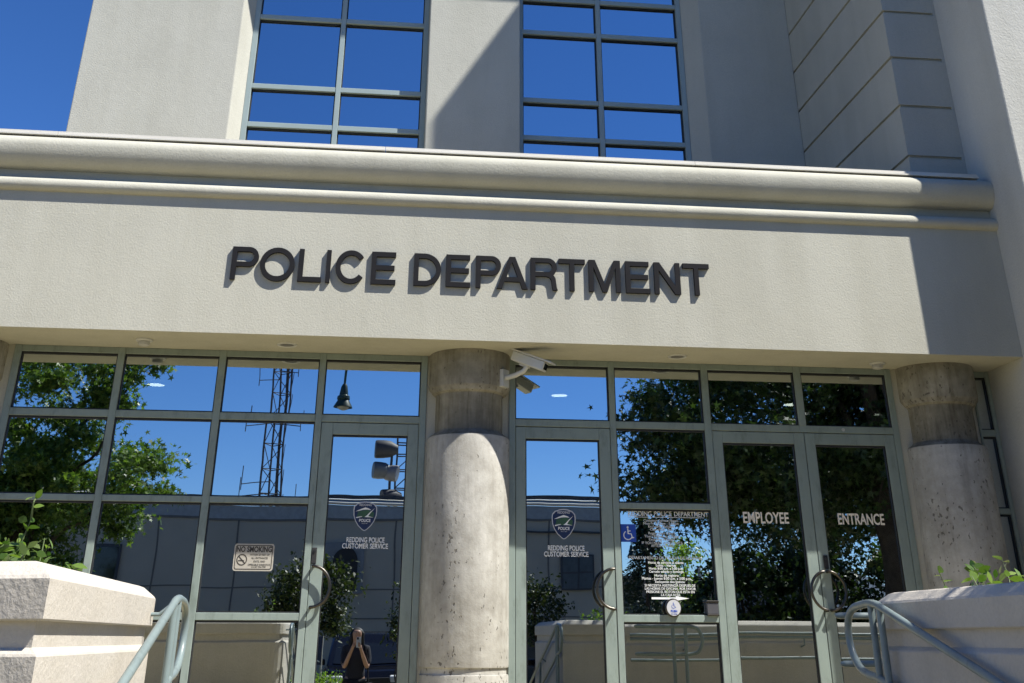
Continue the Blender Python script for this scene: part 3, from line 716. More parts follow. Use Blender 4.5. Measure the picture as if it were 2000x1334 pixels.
def tree(name, label, cat, base, trunk_top, r0, crown, nclump, perclump, clumpr, lsize, lm, kind, seed, droop=.4, group=None, filt=None, limbs=9):
    """crown: list of ellipsoids (cx,cy,cz,rx,ry,rz)"""
    rng = np.random.default_rng(seed); t = empty(name, base, label, cat, group)
    mb = MB(); pts = limb(mb, base, trunk_top, r0, r0*.55, rng, 6, .03)
    cl = []
    vol = np.array([e[3]*e[4]*e[5] for e in crown]); vol = vol/vol.sum()
    while len(cl) < nclump:
        e = crown[rng.choice(len(crown), p=vol)]
        u = rng.normal(size=3); u /= np.linalg.norm(u); rr = (.35+.65*rng.random()**.45)
        p = np.array(e[:3])+u*rr*np.array(e[3:])
        if filt and not filt(p): continue
        cl.append(p)
    cl = np.array(cl)
    for i in range(min(limbs, len(cl))):
        j = rng.integers(2, len(pts)); limb(mb, pts[j], cl[i], r0*.38, r0*.06, rng, 5, .10)
    mb.build('trunk', BARK, t, smooth=60)
    C_, Z_ = [], []
    for p in cl:
        n = int(perclump*(.5+rng.random())); rad = clumpr*(.6+.8*rng.random())
        q_ = rng.normal(size=(n, 3))*rad*np.array([1, 1, .62])
        C_.append(p+q_); Z_.append(lsize*(.65+.6*rng.random(n)))
    C_ = np.concatenate(C_); Z_ = np.concatenate(Z_)
    leaves_mesh('crown', C_, Z_, kind, rng, lm, t, .35, droop)
    return t
LEAF_GUM = leaf_mat('gum_leaf', (.040, .088, .016), (.165, .240, .050), .32, .45)
LEAF_DK = leaf_mat('dark_leaf', (.016, .038, .011), (.060, .100, .024), .25, .48)
LEAF_OL = leaf_mat('olive_leaf', (.014, .026, .008), (.058, .078, .018), .25, .5)
LEAF_SH = leaf_mat('shrub_leaf', (.030, .072, .014), (.19, .28, .06), .30, .24)
LEAF_LIME = leaf_mat('lime_leaf', (.10, .18, .03), (.22, .30, .06), .4, .4)
LEAF_CON = leaf_mat('conifer_needles', (.012, .030, .018), (.035, .06, .035), .12, .6)

def keep_clump(p):
    if not (p[1] < -10.3 or p[0]/(p[1]+10.8+1e-6) > .80): return False      # pruned clear of the walk
    if p[2] < 2.35 and p[0]/(10.8-p[1]) < .305: return False                   # lifted crown over the footpath
    t_ = (p[2]-.85)/2.4; bx, by = p[0]-1.5*t_, p[1]+t_
    if 2.0 < bx < 3.1 and -6.1 < by < -4.6: return False
    return not (3.1 <= bx < 9.0 and -5.7 < by < -3.8)                            # crown gaps cut along the sun's path so sunlight reaches planter and rails
# ---- things that stand behind the camera and show in the glass
# gum tree on the left
tree('gum_tree', 'large star-leaved green tree mirrored in the left-hand panes', 'tree', (-8.4, -17.2, -.86), (-7.4, -17, 4.4), .20,
     [(-7.6, -17, 5.7, 2.3, 2.0, 1.5), (-6.4, -17, 3.6, 2.2, 1.8, 1.1), (-8.6, -17.2, 3.2, 2.0, 1.8, 1.6), (-5.0, -17, 4.3, 1.0, 1.1, .5), (-8.0, -17, 2.1, 1.9, 1.6, .8), (-5.7, -17, 5.8, .8, .8, 1.0), (-5.0, -17, 3.4, .9, .9, .5)],
     215, 180, .20, .104, LEAF_GUM, 'star', 3, .5, 'trees mirrored in the glass')
tree('gum_tree', 'dense dark tree mirrored in the employee entrance doors', 'tree', (7.9, -7.4, .70), (8.2, -7.6, 6.0), .19,
     [(7.2, -8.2, 3.6, 3.3, 2.0, 1.5), (7.8, -8.0, 6.0, 3.8, 2.6, 2.2), (5.2, -8.4, 2.9, 1.3, 1.0, .8), (9.5, -8, 3.4, 2.5, 2, 2)],
     430, 140, .27, .095, LEAF_DK, 'star', 11, .9, 'trees mirrored in the glass', filt=keep_clump)
tree('gum_tree', 'tall dark tree mirrored behind the employee entrance tree', 'tree', (9.5, -15.5, -.86), (9.8, -15.5, 5), .22,
     [(9.6, -15.5, 5.2, 3.6, 2.5, 3.2), (9.4, -15.5, 2.6, 1.0, 1.4, 1.0)], 300, 120, .32, .09, LEAF_DK, 'star', 17, .8, 'trees mirrored in the glass')
SHR = 'shrubs and small trees mirrored in the doors'
def shrub(label, c, rx, ry, rz, ncl, per, clr, ls, m, seed, kind='oval', base=-.86):
    tree('shrub', label, 'shrub', (c[0], c[1], base), (c[0], c[1], c[2]+rz*.3), .045, [(c[0], c[1], c[2], rx, ry, rz)], ncl, per, clr, ls, m, kind, seed, .1, SHR, limbs=7)
shrub('bushy small green tree mirrored behind the no smoking plate and left door', (-.95, -14, 1.35), .80, .7, .80, 75, 90, .13, .045, LEAF_OL, 21)
shrub('narrow dark bush mirrored at the right edge of the left door', (.82, -14.2, 1.1), .25, .3, .75, 16, 60, .10, .042, LEAF_OL, 22)
shrub('rounded green bush mirrored low in the right customer door', (3.4, -14.2, 1.2), .58, .6, .62, 40, 70, .12, .042, LEAF_OL, 23)
shrub('small bush mirrored just above the left planter corner', (-3.9, -5.6, 1.38), .22, .25, .18, 14, 40, .06, .030, LEAF_SH, 24, base=.78)
shrub('low clipped hedge mirrored at the photographer\'s left', (-.70, -12.6, -.25), .55, .35, .36, 40, 80, .10, .028, LEAF_LIME, 25)
shrub('small lime-green tree mirrored in the notice pane', (10.6, -30, 2.7), .75, .7, 1.1, 26, 60, .20, .07, LEAF_LIME, 26, 'oval')
# low green planting along the far kerb behind the entrance
shrub('low dark planting mirrored beneath the employee trees', (6.6, -12.5, .25), 2.4, .6, .45, 60, 70, .16, .05, LEAF_OL, 27)

for lab, c, q in (('bushy dark shrub mirrored low in the left employee door', (6.9, -11.9, 1.15), 41), ('bushy dark shrub mirrored low behind the ring handles', (8.4, -12.1, 1.25), 42), ('bushy dark shrub mirrored low at the hinge of the right employee door', (9.9, -11.9, 1.2), 43)):
    shrub(lab, c, .95, .7, 1.0, 70, 90, .16, .055, LEAF_DK, q)
# broad-leaved plants growing in the two planters
def leafy(label, stems, seed, ls, cat='plant'):
    rng = np.random.default_rng(seed); b0 = stems[0][0]
    t = empty('leafy_plant', b0, label, cat, 'plants in the planters')
    mb = MB(); C_, D_, Z_ = [], [], []
    for base, tip, n in stems:
        mid = (Vector(base)+Vector(tip))/2+Vector(rng.normal(size=3))*.02
        pts = spline([base, mid, tip], 6)
        mb.tube(pts, .0035, 6, radii=[.004-.0022*i/(len(pts)-1) for i in range(len(pts))])
        for k in range(n):
            f_ = .25+.75*(k+.5)/n; p = np.array(pts[int(f_*(len(pts)-1))]); a = k*2.4+rng.random()
            d = np.array([math.cos(a), math.sin(a), .35]); s_ = ls*(.6+.55*rng.random())
            C_.append(p+d*s_*.95); D_.append(d); Z_.append(s_)
    mb.build('stem', plain('green_stem', (.10, .14, .05), .6), t)
    me = leaves_mesh('foliage', np.array(C_), np.array(Z_), 'oval', rng, LEAF_SH, t, .5, 0, np.array(D_)*2.2)
    return t
pr_ = np.random.default_rng(77); stems_ = []
for i_ in range(22):
    bx_ = -1.12-.30*pr_.random(); by_ = -6.3+.12*pr_.normal()
    stems_.append(((bx_-.02, by_, .80), (bx_+.05*pr_.normal()+.03, by_, .885+.10*pr_.random()), 12))
stems_ += [((-1.20, -6.3, .80), (-1.165, -6.3, 1.04), 16), ((-1.165, -6.3, 1.03), (-1.155, -6.3, 1.11), 3), ((-1.30, -6.25, .80), (-1.38, -6.25, 1.0), 12)]
leafy('glossy broad-leaved plant rising from the left planter against the glass', stems_, 5, .026)
leafy('glossy leafy plant trailing over the right planter in front of the column', [((2.80, -5.1, .82), (2.74, -5.05, .97), 8), ((2.86, -5.1, .82), (2.92, -5.05, .99), 9), ((2.95, -5.1, .82), (3.0, -5.1, .95), 8), ((3.05, -5.1, .82), (3.10, -5.0, 1.02), 10), ((3.12, -5.1, .82), (3.2, -5.1, .96), 10), ((3.2, -5.1, .82), (3.28, -5.1, 1.05), 11), ((2.98, -5.2, .82), (2.9, -5.25, .90), 6), ((3.1, -5.2, .82), (3.06, -5.25, .92), 8), ((2.84, -5.3, .82), (2.79, -5.28, .93), 9), ((3.0, -5.0, .82), (2.96, -4.98, 1.0), 9), ((3.16, -5.25, .82), (3.22, -5.3, .97), 10), ((3.28, -5.15, .82), (3.36, -5.2, 1.0), 10), ((2.9, -5.15, .82), (2.87, -5.1, .95), 9)], 6, .034)

# conifer
t = empty('conifer', (11.6, -40, -.86), 'tall pointed dark conifer mirrored in the notice pane', 'tree')
mb = MB(); rng = np.random.default_rng(31); mb.tube([(11.6, -40, -.9), (11.6, -40, 5.4)], .1, 8, radii=[.14, .02]); mb.build('trunk', BARK, t)
C_, Z_, D_ = [], [], []
for lvl in range(26):
    z = 1.2+lvl*.165; rad = 1.75*(1-(z-1.2)/4.4)**.9+.05
    for k in range(15):
        a = rng.random()*6.283; n = 22
        f_ = rng.random(n); rr = rad*(.25+.75*f_)
        C_.append(np.stack([11.6+rr*math.cos(a), -40+rr*math.sin(a), z-.12*rr+.05*rng.normal(size=n)], 1)); Z_.append(.06+.04*rng.random(n)); D_.append(np.tile([math.cos(a), math.sin(a), -.1], (n, 1)))
leaves_mesh('crown', np.concatenate(C_), np.concatenate(Z_), 'dia', rng, LEAF_CON, t, .5, 0, np.concatenate(D_)*1.5)

# office building across the car park
OFFW = plain('office_panel', (.40, .37, .295), .85, 0, .06, .8); OFFD = plain('office_joint', (.06, .065, .07), .8); OFFB = plain('office_band', (.30, .325, .33), .6); OFFJ = plain('office_seam', (.15, .145, .13), .8)
OB = empty('office_building', (-2, -36, -.86), 'long low grey panel building across the car park, mirrored in the glass', 'building')
MB().box(-16, 8.2, -42, -30, -.9, 4.52).build('wall', OFFW, OB)
MB().box(-16.05, 8.25, -30.08, -29.98, 4.12, 4.50).build('parapet_band', OFFB, OB)
MB().prism([(-30.30, 4.74), (-29.92, 4.60), (-29.92, 4.56), (-30.30, 4.56)], -16.1, 8.3, 'x').build('coping', COPING, OB)
MB().box(-16.05, 8.25, -30.25, -30.06, 4.74, 4.84).build('gutter', OFFD, OB)
j = MB()
for x in (-15, -11.3, -6.7, -4.1, .98, 3.6, 6.0): j.box(x-.025, x+.025, -30, -29.985, -.9, 4.1)
for z in (1.25, 2.12): j.box(-16, 8.2, -30, -29.987, z-.02, z+.02)
j.box(-16, 8.2, -30, -29.97, 4.06, 4.13); j.build('panel_joint', OFFJ, OB)
wn = MB().box(-8.55, -7.70, -29.99, -29.90, 2.25, 3.28).build('window', OFFD, OB); MB().box(-8.47, -7.78, -29.91, -29.895, 2.32, 3.20).build('pane', DARKGLASS, wn)
wn = MB().box(-1.35, .0, -29.99, -29.92, 2.0, 3.40).build('window', plain('arch_surround', (.22, .235, .24), .8), OB)
curve_mesh('pane', [[(-.92, 2.08)]+[(-.92+.36*(1-math.cos(R(a))), 2.85+.38*math.sin(R(a))) for a in range(0, 181, 12)]+[(-.20, 2.08)]], DARK, wn, 0, 0, 1, 1, -29.93, .05)
wn = MB().box(6.40, 7.50, -29.99, -29.92, 2.05, 3.05).build('window', OFFD, OB)
for z0, z1 in ((2.10, 2.53), (2.58, 3.0)):
    for x0, x1 in ((6.46, 6.92), (6.98, 7.44)): MB().box(x0, x1, -29.93, -29.91, z0, z1).build('pane', plain('office_glass', (.10, .12, .13), .15), wn)
MB().tube([(2.5, -29.9, -.9), (2.5, -29.9, 3.7), (8, -29.9, 3.7)], .04, 8).build('drain_pipe', OFFD, OB)
LB = empty('low_building', (15, -54, -.86), 'distant low flat-roofed building mirrored behind the notice text', 'building')
MB().box(12.2, 22, -60, -52, -.9, 3.15).build('wall', plain('far_wall', (.16, .17, .18), .9), LB)
MB().box(11.7, 22.5, -60.5, -51.3, 3.15, 3.62).build('roof', plain('far_roof', (.20, .16, .12), .9), LB)
wn = MB().box(12.8, 15.6, -52, -51.95, 1.2, 2.5).build('window', OFFD, LB); MB().box(12.9, 15.5, -51.96, -51.93, 1.3, 2.4).build('pane', DARKGLASS, wn)

# lattice mast
STEELD = plain('mast_steel', (.045, .045, .05), .6, .2)
t = empty('lattice_tower', (-4.35, -45, -.86), 'tall steel lattice radio tower mirrored in the upper left panes', 'tower')
mb = MB()
def corner(k, z):
    wd = .57-.007*z; a = R(20+120*k); return Vector((-4.35+wd*math.cos(a), -45+wd*math.sin(a), z))
for k in range(3): mb.tube([corner(k, -.9), corner(k, 19)], .045, 6)
z = -.9; i = 0
while z < 18:
    h = 1.05
    for k in range(3):
        a, b = k, (k+1) % 3
        mb.tube([corner(a, z), corner(b, z+h)] if i % 2 else [corner(b, z), corner(a, z+h)], .02, 5)
        mb.tube([corner(a, z+h), corner(b, z+h)], .02, 5)
    mb.tube([corner(0, z), corner(0, z+h)+Vector((.1, 0, 0))], .016, 5)
    z += h; i += 1
mb.build('mast', STEELD, t)
ca = MB()
for dx in (.02, .10, .18): ca.tube([(-4.1+dx*.6, -44.9, 0), (-4.15+dx*.5, -44.9, 19)], .028, 5)
ca.build('cable', STEELD, t)
for z, l, r_ in ((6.35, 1.25, 1.15), (6.85, 1.2, .2), (9.32, 1.25, 1.2), (11.25, 1.1, .0), (11.75, .2, .75), (12.1, 1.0, .2)):
    m = MB()
    if l > .3: m.tube([(-4.35, -45, z+.12), (-4.35-l, -45, z)], .022, 5).tube([(-4.35-l, -45, z-.25), (-4.35-l, -45, z+.8)], .02, 5)
    if r_ > .3: m.tube([(-4.35, -45, z+.05), (-4.35+r_, -45, z)], .022, 5).tube([(-4.35+r_, -45, z-.2), (-4.35+r_, -45, z+.6)], .02, 5)
    m.build('antenna', STEELD, t)
# rooftop microwave mast
t = empty('antenna_mast', (1.2, -36, 4.5), 'rooftop antenna frame with drum dishes mirrored in the left door', 'antenna')
m = MB()
for x in (1.02, 1.62):
    for y in (-35.7, -36.3): m.tube([(x, y, 4.5), (x, y, 7.6)], .03, 6)
for z in (5.7, 6.35, 6.95, 7.35):
    m.tube([(1.02, -35.7, z), (1.62, -35.7, z)], .025, 5).tube([(1.02, -36.3, z), (1.62, -36.3, z)], .025, 5).tube([(1.02, -35.7, z), (1.02, -36.3, z)], .025, 5)
for z in (5.0, 5.7, 6.35): m.tube([(1.02, -35.7, z), (1.62, -35.7, z+.62)], .02, 5)
m.tube([(.82, -35.6, 4.5), (.82, -35.6, 7.0)], .045, 8)
m.build('mast', STEELD, t)
def drum(c, r, d, dirv, mt):
    dirv = Vector(dirv).normalized(); q_ = Vector((0, 0, 1)).rotation_difference(dirv)
    mb = MB().lathe([(r*.5, -d), (r*.92, -d*.5), (r, 0), (r, d*.5), (r*.93, d*.62)], (0, 0, 0), 28)
    mb.v = [tuple(q_ @ Vector(v) + Vector(c)) for v in mb.v]
    mb.build('dish', mt, t, smooth=40)
drum((.50, -35.6, 7.10), .30, .52, (-1, .10, 0), STEELD); drum((.40, -35.5, 6.32), .33, .42, (-1, .18, .05), plain('dish_grey', (.10, .11, .12), .5)); drum((.80, -35.4, 5.35), .27, .44, (-.9, .3, -.1), STEELD)
drum((.86, -35.55, 6.22), .30, .36, (1, .25, -.15), plain('dish_white', (.16, .16, .17), .45))

# shepherd's crook street lamps
LAMPG = plain('lamp_dark_green', (.02, .045, .035), .35, 0, .1)
def crook_lamp(px, by, bx, zb, s, lab):
    t = empty('street_lamp', (px, by, -.86), lab, 'street lamp', 'shepherd\'s crook street lamps')
    z = zb+.5*s
    sgn = 1 if bx > px else -1; r = abs(bx-px)/2
    path = [(px, by, -.86), (px, by, 1.5), (px, by, z+.35*s)]
    arcp = [(px+sgn*(r-r*math.cos(R(a))), by, z+.35*s+r*1.1*math.sin(R(a))) for a in range(15, 181, 15)]
    MB().tube(path+arcp+[(bx, by, z)], .028*s, 8).build('post', LAMPG, t, smooth=60)
    MB().lathe([(.09*s, 0), (.085*s, .5), (.06*s, .6)], (px, by, -.86), 16).build('post_base', LAMPG, t, smooth=40)
    MB().lathe([(.045*s, .52*s), (.075*s, .46*s), (.10*s, .32*s), (.105*s, .27*s), (.145*s, .24*s), (.15*s, .18*s), (.13*s, .16*s), (.205*s, .03*s), (.215*s, 0)], (bx, by, zb), 24).build('lamp_shade', LAMPG, t, smooth=35)
    MB().lathe([(.0, -.08*s), (.10*s, -.05*s), (.15*s, 0.0)], (bx, by, zb+.01), 20, cap=False).build('lamp_glass', plain('lamp_lens', (.6, .6, .58), .2), t, smooth=60)
crook_lamp(-1.12, -16, -.63, 5.20, 1.0, 'dark bell-shaped street lamp on a thin stem mirrored above the left door')
crook_lamp(7.28, -25, 7.72, 2.85, .55, 'bell street lamp on a curved arm mirrored under the blue access sticker')
t = empty('utility_pole', (16.3, -60, -.86), 'dark utility pole mirrored above the conifer top', 'pole')
MB().tube([(16.3, -60, -.86), (16.3, -60, 7.6)], .14, 8, radii=[.17, .1]).build('pole', BARK, t); MB().tube([(15.7, -60, 7.1), (16.9, -60, 7.1)], .05, 6).build('crossarm', BARK, t)
t = empty('light_pole', (9.5, -24, -.86), 'plain grey pole mirrored at the right of the notice pane', 'pole')
MB().tube([(9.5, -24, -.86), (9.5, -24, 2.5)], .05, 10).build('pole', GREYP, t); MB().lathe([(.07, 0), (.05, .06), (.0, .08)], (9.5, -24, 2.5), 12).build('pole_cap', GREYP, t)
t = empty('banner_sign', (-.72, -13.2, -.86), 'small navy banner on a white post mirrored low in the left door', 'sign')
MB().tube([(-.66, -13.2, -.86), (-.66, -13.2, .72)], .018, 8).build('post', GREYP, t)
curve_mesh('banner', [[(-.84,.30),(-.78,.24),(-.66,.24),(-.66,.72),(-.74,.70),(-.80,.55)]], NAVY, t, 0, 0, 1, 1, -13.18, .012).matrix_local = Matrix.Translation((.72, 13.2, .86)) @ Matrix.Translation((0, -.001, 0))
cb = MB(); cb.tube([(-.83, -13.165, .36), (-.76, -13.165, .32), (-.69, -13.165, .29)], .01, 6); cb.build('white_stripe', VINYL, t)

# ---------------------------------------------------------------- cars
PAINT = {}
def car(label, x, y, rz, paint, L=4.7, W=1.86, H=1.68):
    t = empty('parked_car', (x, y, -.86), label, 'car', 'cars parked behind the photographer')
    t.rotation_euler = (0, 0, rz)
    def put(mb, name, m, par=None, smooth=None, bevel=0):
        o = mb.build(name, m, None, smooth=smooth, bevel=bevel); o.parent = par or t; return o
    h = L/2
    lower = [(-h,.42),(-h+.05,.78),(-h+.2,.95),(-h+1.1,1.02),(h-.45,1.05),(h-.06,.95),(h,.60),(h-.04,.34),(h-.35,.26),(-h+.35,.26)]
    mb = MB(); n = len(lower)
    secs = [(-W/2, .93, .02), (-W/2+.12, 1.0, 0), (W/2-.12, 1.0, 0), (W/2, .93, .02)]
    vs = [(a*k, yy, .3+(b-.3)*(k)) for yy, k, _ in secs for a, b in lower]
    fs = [tuple(range(n))[::-1], tuple(range(3*n, 4*n))]
    for s_ in range(3): fs += [(s_*n+i, s_*n+(i+1) % n, (s_+1)*n+(i+1) % n, (s_+1)*n+i) for i in range(n)]
    body = put(mb.add(vs, fs), 'body', paint, smooth=30, bevel=.03)
    cab = [(-h+.95,1.00),(-h+1.75,H-.06),(-h+2.1,H),(h-.95,H-.02),(h-.35,1.20),(h-.3,1.02)]
    mb = MB(); n = len(cab); vs = []
    for yy, inn in ((-W/2+.07, 0), (W/2-.07, 0)):
        for a, b in cab: vs.append((a, yy*(1-.16*max(0, (b-1.0)/(H-1.0))), b))
    fs = [tuple(range(n))[::-1], tuple(range(n, 2*n))]+[(i, (i+1) % n, n+(i+1) % n, n+i) for i in range(n)]
    put(mb.add(vs, fs), 'cabin', paint, smooth=25, bevel=.04)
    wsl = MB(); a0, a1 = Vector((-h+1.02, 0, 1.06)), Vector((-h+1.70, 0, H-.12))
    nrm = Vector((-(a1.z-a0.z), 0, a1.x-a0.x)).normalized()*.012
    vs = [a0+nrm+Vector((0, -.72, 0)), a0+nrm+Vector((0, .72, 0)), a1+nrm+Vector((0, .62, 0)), a1+nrm+Vector((0, -.62, 0))]
    vs += [v-nrm*1.6 for v in vs]
    put(wsl.add(vs, [(0,1,2,3),(7,6,5,4),(0,4,5,1),(1,5,6,2),(2,6,7,3),(3,7,4,0)]), 'windscreen', DARKGLASS)
    for s_ in (-1, 1):
        for xa, xb, xc, xd in ((-h+1.35, -h+2.35, -h+2.35, -h+1.95), (-h+2.45, -h+3.45, -h+3.4, -h+2.45)):
            y0 = s_*(W/2-.07)
            def yy(z): return y0*(1-.16*(z-1)/(H-1))+s_*.006
            q4 = [(xa, yy(1.08), 1.08), (xb, yy(1.08), 1.08), (xc, yy(H-.13), H-.13), (xd, yy(H-.13), H-.13)]
            q8 = q4+[(a, b-s_*.02, c) for a, b, c in q4]
            put(MB().add(q8, [(0,1,2,3),(7,6,5,4),(0,4,5,1),(1,5,6,2),(2,6,7,3),(3,7,4,0)]), 'side_window', DARKGLASS)
        put(MB().obox((-h+.14, s_*.66, .80), (1, 0, .25), (0, 1, 0), (0, 0, 1), .10, .17, .065), 'headlight', plain('headlamp', (.75, .76, .76), .12), bevel=.02)
        put(MB().obox((h-.06, s_*.74, .85), (1, 0, 0), (0, 1, 0), (0, 0, 1), .05, .12, .10), 'tail_light', plain('tail_red', (.25, .01, .01), .2), bevel=.02)
        put(MB().obox((-h+1.35, s_*(W/2+.06), 1.08), (1, 0, 0), (0, 1, 0), (0, 0, 1), .06, .09, .06), 'mirror', paint, bevel=.02)
        for xw in (-h+.92, h-.95):
            wmb = MB().lathe([(.22, -.11), (.33, -.10), (.345, -.06), (.345, .06), (.33, .10), (.22, .11)], (0, 0, 0), 28)
            wmb.v = [(a+xw, c+s_*(W/2-.12), b+.345) for a, b, c in wmb.v]
            wh = put(wmb, 'wheel', DARK, smooth=40)
            rmb = MB().lathe([(.20, .0), (.19, .02), (.05, .035)], (0, 0, 0), 20); rmb.v = [(a+xw, s_*(c+W/2-.02), b+.345) for a, b, c in rmb.v]
            put(rmb, 'rim', STEEL, wh, smooth=40)
    put(MB().obox((-h+.02, 0, .72), (1, 0, 0), (0, 1, 0), (0, 0, 1), .03, .48, .10), 'grille', DARK, bevel=.01)
    put(MB().obox((-h+.02, 0, .55), (1, 0, 0), (0, 1, 0), (0, 0, 1), .04, .75, .045), 'bumper_trim', STEEL, bevel=.01)
    return t
BLACKP = plain('black_car_paint', (.008, .008, .010), .12, 0, .1); NAVYP = plain('navy_car_paint', (.010, .014, .025), .14, 0, .1)
car('black parked car with bright headlamp mirrored low in the right customer door', 4.5, -18.4, R(-100), BLACKP)
car('black parked car mirrored behind the photographer', .2, -18.6, R(-90), BLACKP)
car('dark blue parked car mirrored at the photographer\'s side', -2.3, -18.6, R(-90), NAVYP)

# ================================================================= PHOTOGRAPHER
SKIN = plain('skin', (.36, .21, .145), .5, 0, .06, 9); CLOTH = plain('navy_cloth', (.012, .013, .022), .9, 0, .2, 15); TROUS = plain('dark_trousers', (.010, .010, .014), .9, 0, .2, 12)
HAIR = plain('dark_hair', (.006, .005, .004), .6, 0, .3, 30)
def skinmesh(name, nodes, edges, m, parent, root=0, sub=2):
    me = bpy.data.meshes.new(name); me.from_pydata([n[0] for n in nodes], edges, [])
    o = bpy.data.objects.new('tmp', me); COL.objects.link(o)
    sk = o.modifiers.new('skin', 'SKIN'); sk.use_smooth_shade = True
    for i, n in enumerate(nodes):
        r_ = n[1]; me.skin_vertices[0].data[i].radius = (r_, r_) if not isinstance(r_, tuple) else r_
        me.skin_vertices[0].data[i].use_root = (i == root)
    sb = o.modifiers.new('sub', 'SUBSURF'); sb.levels = sub; sb.render_levels = sub
    dg = bpy.context.evaluated_depsgraph_get(); dg.update()
    me2 = bpy.data.meshes.new_from_object(o.evaluated_get(dg)); bpy.data.objects.remove(o)
    me2.materials.clear(); me2.name = name; me2.shade_smooth()
    return link_mesh(name, me2, m, parent)
px, py, g0 = -.03, -11.13, -.855
PERSON = empty('person', (px, py, g0), 'person with long dark hair in dark clothes holding a phone, mirrored in the left door', 'person')
def P3(x, y, z): return (px+x, py+y, g0+z)
nd = [(P3(0,-.02,.93),(.15,.11)),(P3(0,-.03,1.12),(.125,.095)),(P3(0,-.03,1.28),(.15,.10)),(P3(0,-.03,1.39),(.10,.075)),(P3(0,-.01,1.46),.052),(P3(0,.02,1.53),.072),(P3(0,.03,1.60),.088),(P3(0,.01,1.66),.072)]
ed = [(i, i+1) for i in range(7)]
def chain(start, pts):
    prev = start
    for p, r_ in pts: nd.append((p, r_)); ed.append((prev, len(nd)-1)); prev = len(nd)-1
    return prev
HANDS = {}
for s_ in (-1, 1):
    chain(0, [(P3(s_*.10,-.02,.86),.098),(P3(s_*.115,.0,.50),.062),(P3(s_*.12,-.03,.28),.056),(P3(s_*.12,-.04,.09),.040),(P3(s_*.125,.06,.045),.036),(P3(s_*.13,.13,.03),.026)])
    sh = chain(3, [(P3(s_*.17,-.03,1.37),.062)])
    wr = chain(sh, [(P3(s_*.195,.02,1.22),.043),(P3(s_*.185,.10,1.11),.040),(P3(s_*.14,.17,1.22),.036),(P3(s_*.085,.255,1.35),.026)])
    palm = chain(wr, [(P3(s_*.060,.285,1.405),.024),(P3(s_*.052,.300,1.435),.022)])
    for k, (dx, dz, ln) in enumerate(((.000, .012, .036), (.002, -.004, .040), (.004, -.020, .038), (.006, -.034, .030))):
        b_ = chain(palm, [(P3(s_*(.052+dx), .312, 1.447+dz), .0095)])
        chain(b_, [(P3(s_*(.040), .318+.002*k, 1.452+dz), .0088), (P3(s_*(.040-ln*.6), .317, 1.454+dz), .0078)])
    chain(palm-1, [(P3(s_*.048, .268, 1.425), .012), (P3(s_*.036, .272, 1.462), .0105), (P3(s_*.024, .277, 1.485), .009)])
body = skinmesh('body', nd, ed, SKIN, PERSON)
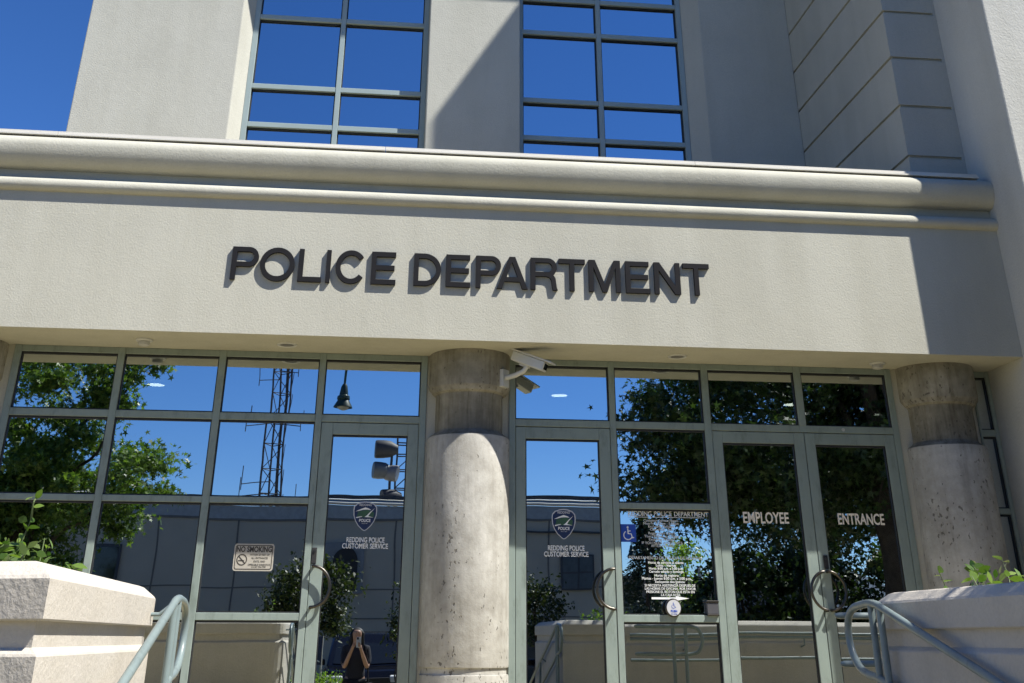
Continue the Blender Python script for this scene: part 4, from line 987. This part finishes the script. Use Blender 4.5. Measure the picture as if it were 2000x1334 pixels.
# face: nose, eyes, mouth
MB().lathe([(.003, .02), (.010, -.005), (.016, -.028), (.010, -.036)], P3(0, .118, 1.60), 10).build('nose', SKIN, PERSON, smooth=60)
for s_ in (-1, 1):
    MB().lathe([(.001, -.008), (.010, -.004), (.011, 0), (.010, .004), (.001, .008)], P3(s_*.032, .108, 1.615), 10).build('eye', plain('eye', (.05, .04, .03), .2), PERSON, smooth=60)
MB().tube([P3(-.022, .108, 1.548), P3(0, .116, 1.546), P3(.022, .108, 1.548)], .006, 6).build('mouth', plain('lips', (.32, .12, .10), .5), PERSON, smooth=60)
skinmesh('jacket', [(P3(0,-.02,.84),(.205,.155)),(P3(0,-.03,1.12),(.155,.125)),(P3(0,-.03,1.28),(.175,.13)),(P3(0,-.03,1.38),(.125,.10)),(P3(0,-.015,1.435),.070),
    (P3(-.17,-.03,1.37),.080),(P3(-.197,.02,1.22),.060),(P3(-.190,.075,1.14),.056),(P3(.17,-.03,1.37),.080),(P3(.197,.02,1.22),.060),(P3(.190,.075,1.14),.056)],
    [(0,1),(1,2),(2,3),(3,4),(3,5),(5,6),(6,7),(3,8),(8,9),(9,10)], CLOTH, PERSON)
skinmesh('trousers', [(P3(0,-.02,.94),(.165,.125))]+sum([[(P3(s_*.10,-.02,.86),.112),(P3(s_*.115,.0,.50),.080),(P3(s_*.12,-.03,.28),.074),(P3(s_*.12,-.035,.10),.062)] for s_ in (-1, 1)], []), [(0,1),(1,2),(2,3),(3,4),(0,5),(5,6),(6,7),(7,8)], TROUS, PERSON)
for s_ in (-1, 1):
    skinmesh('shoe', [(P3(s_*.12,-.06,.045),.046),(P3(s_*.125,.05,.042),.044),(P3(s_*.13,.15,.03),.032)], [(0,1),(1,2)], DARK, PERSON)
skinmesh('hair', [(P3(0,-.02,1.70),.075),(P3(0,-.065,1.64),.095),(P3(0,-.09,1.50),.085),(P3(-.03,-.10,1.32),.075),(P3(-.085,-.01,1.60),.035),(P3(-.10,.0,1.46),.040),(P3(-.12,.03,1.28),.040),(P3(.085,-.01,1.60),.033),(P3(.095,-.02,1.46),.035),(P3(.10,.0,1.33),.030)],
    [(0,1),(1,2),(2,3),(1,4),(4,5),(5,6),(1,7),(7,8),(8,9)], HAIR, PERSON)
t = empty('shoulder_bag', (px+.22, py+.02, g0+.78), 'dark shoulder bag with strap at the photographer\'s hip', 'bag')
MB().box(px+.17, px+.30, py-.12, py+.14, g0+.66, g0+.88).build('bag_body', TROUS, t, bevel=.02)
MB().tube([P3(.22, .05, .88), P3(.20, .10, 1.2), P3(.13, .06, 1.43), P3(.15, -.10, 1.40), P3(.23, -.06, .88)], .010, 6).build('strap', TROUS, t)
t = empty('phone', (0, -10.815, .65), 'phone held up in both hands by the mirrored photographer', 'phone')
MB().box(-.039, .039, -10.822, -10.813, .545, .695).build('phone_body', plain('phone_silver', (.42, .45, .52), .3, .3), t, bevel=.004)
MB().box(-.034, .000, -10.812, -10.8095, .655, .689).build('lens_plate', plain('lens_plate', (.03, .04, .07), .2), t, bevel=.003)
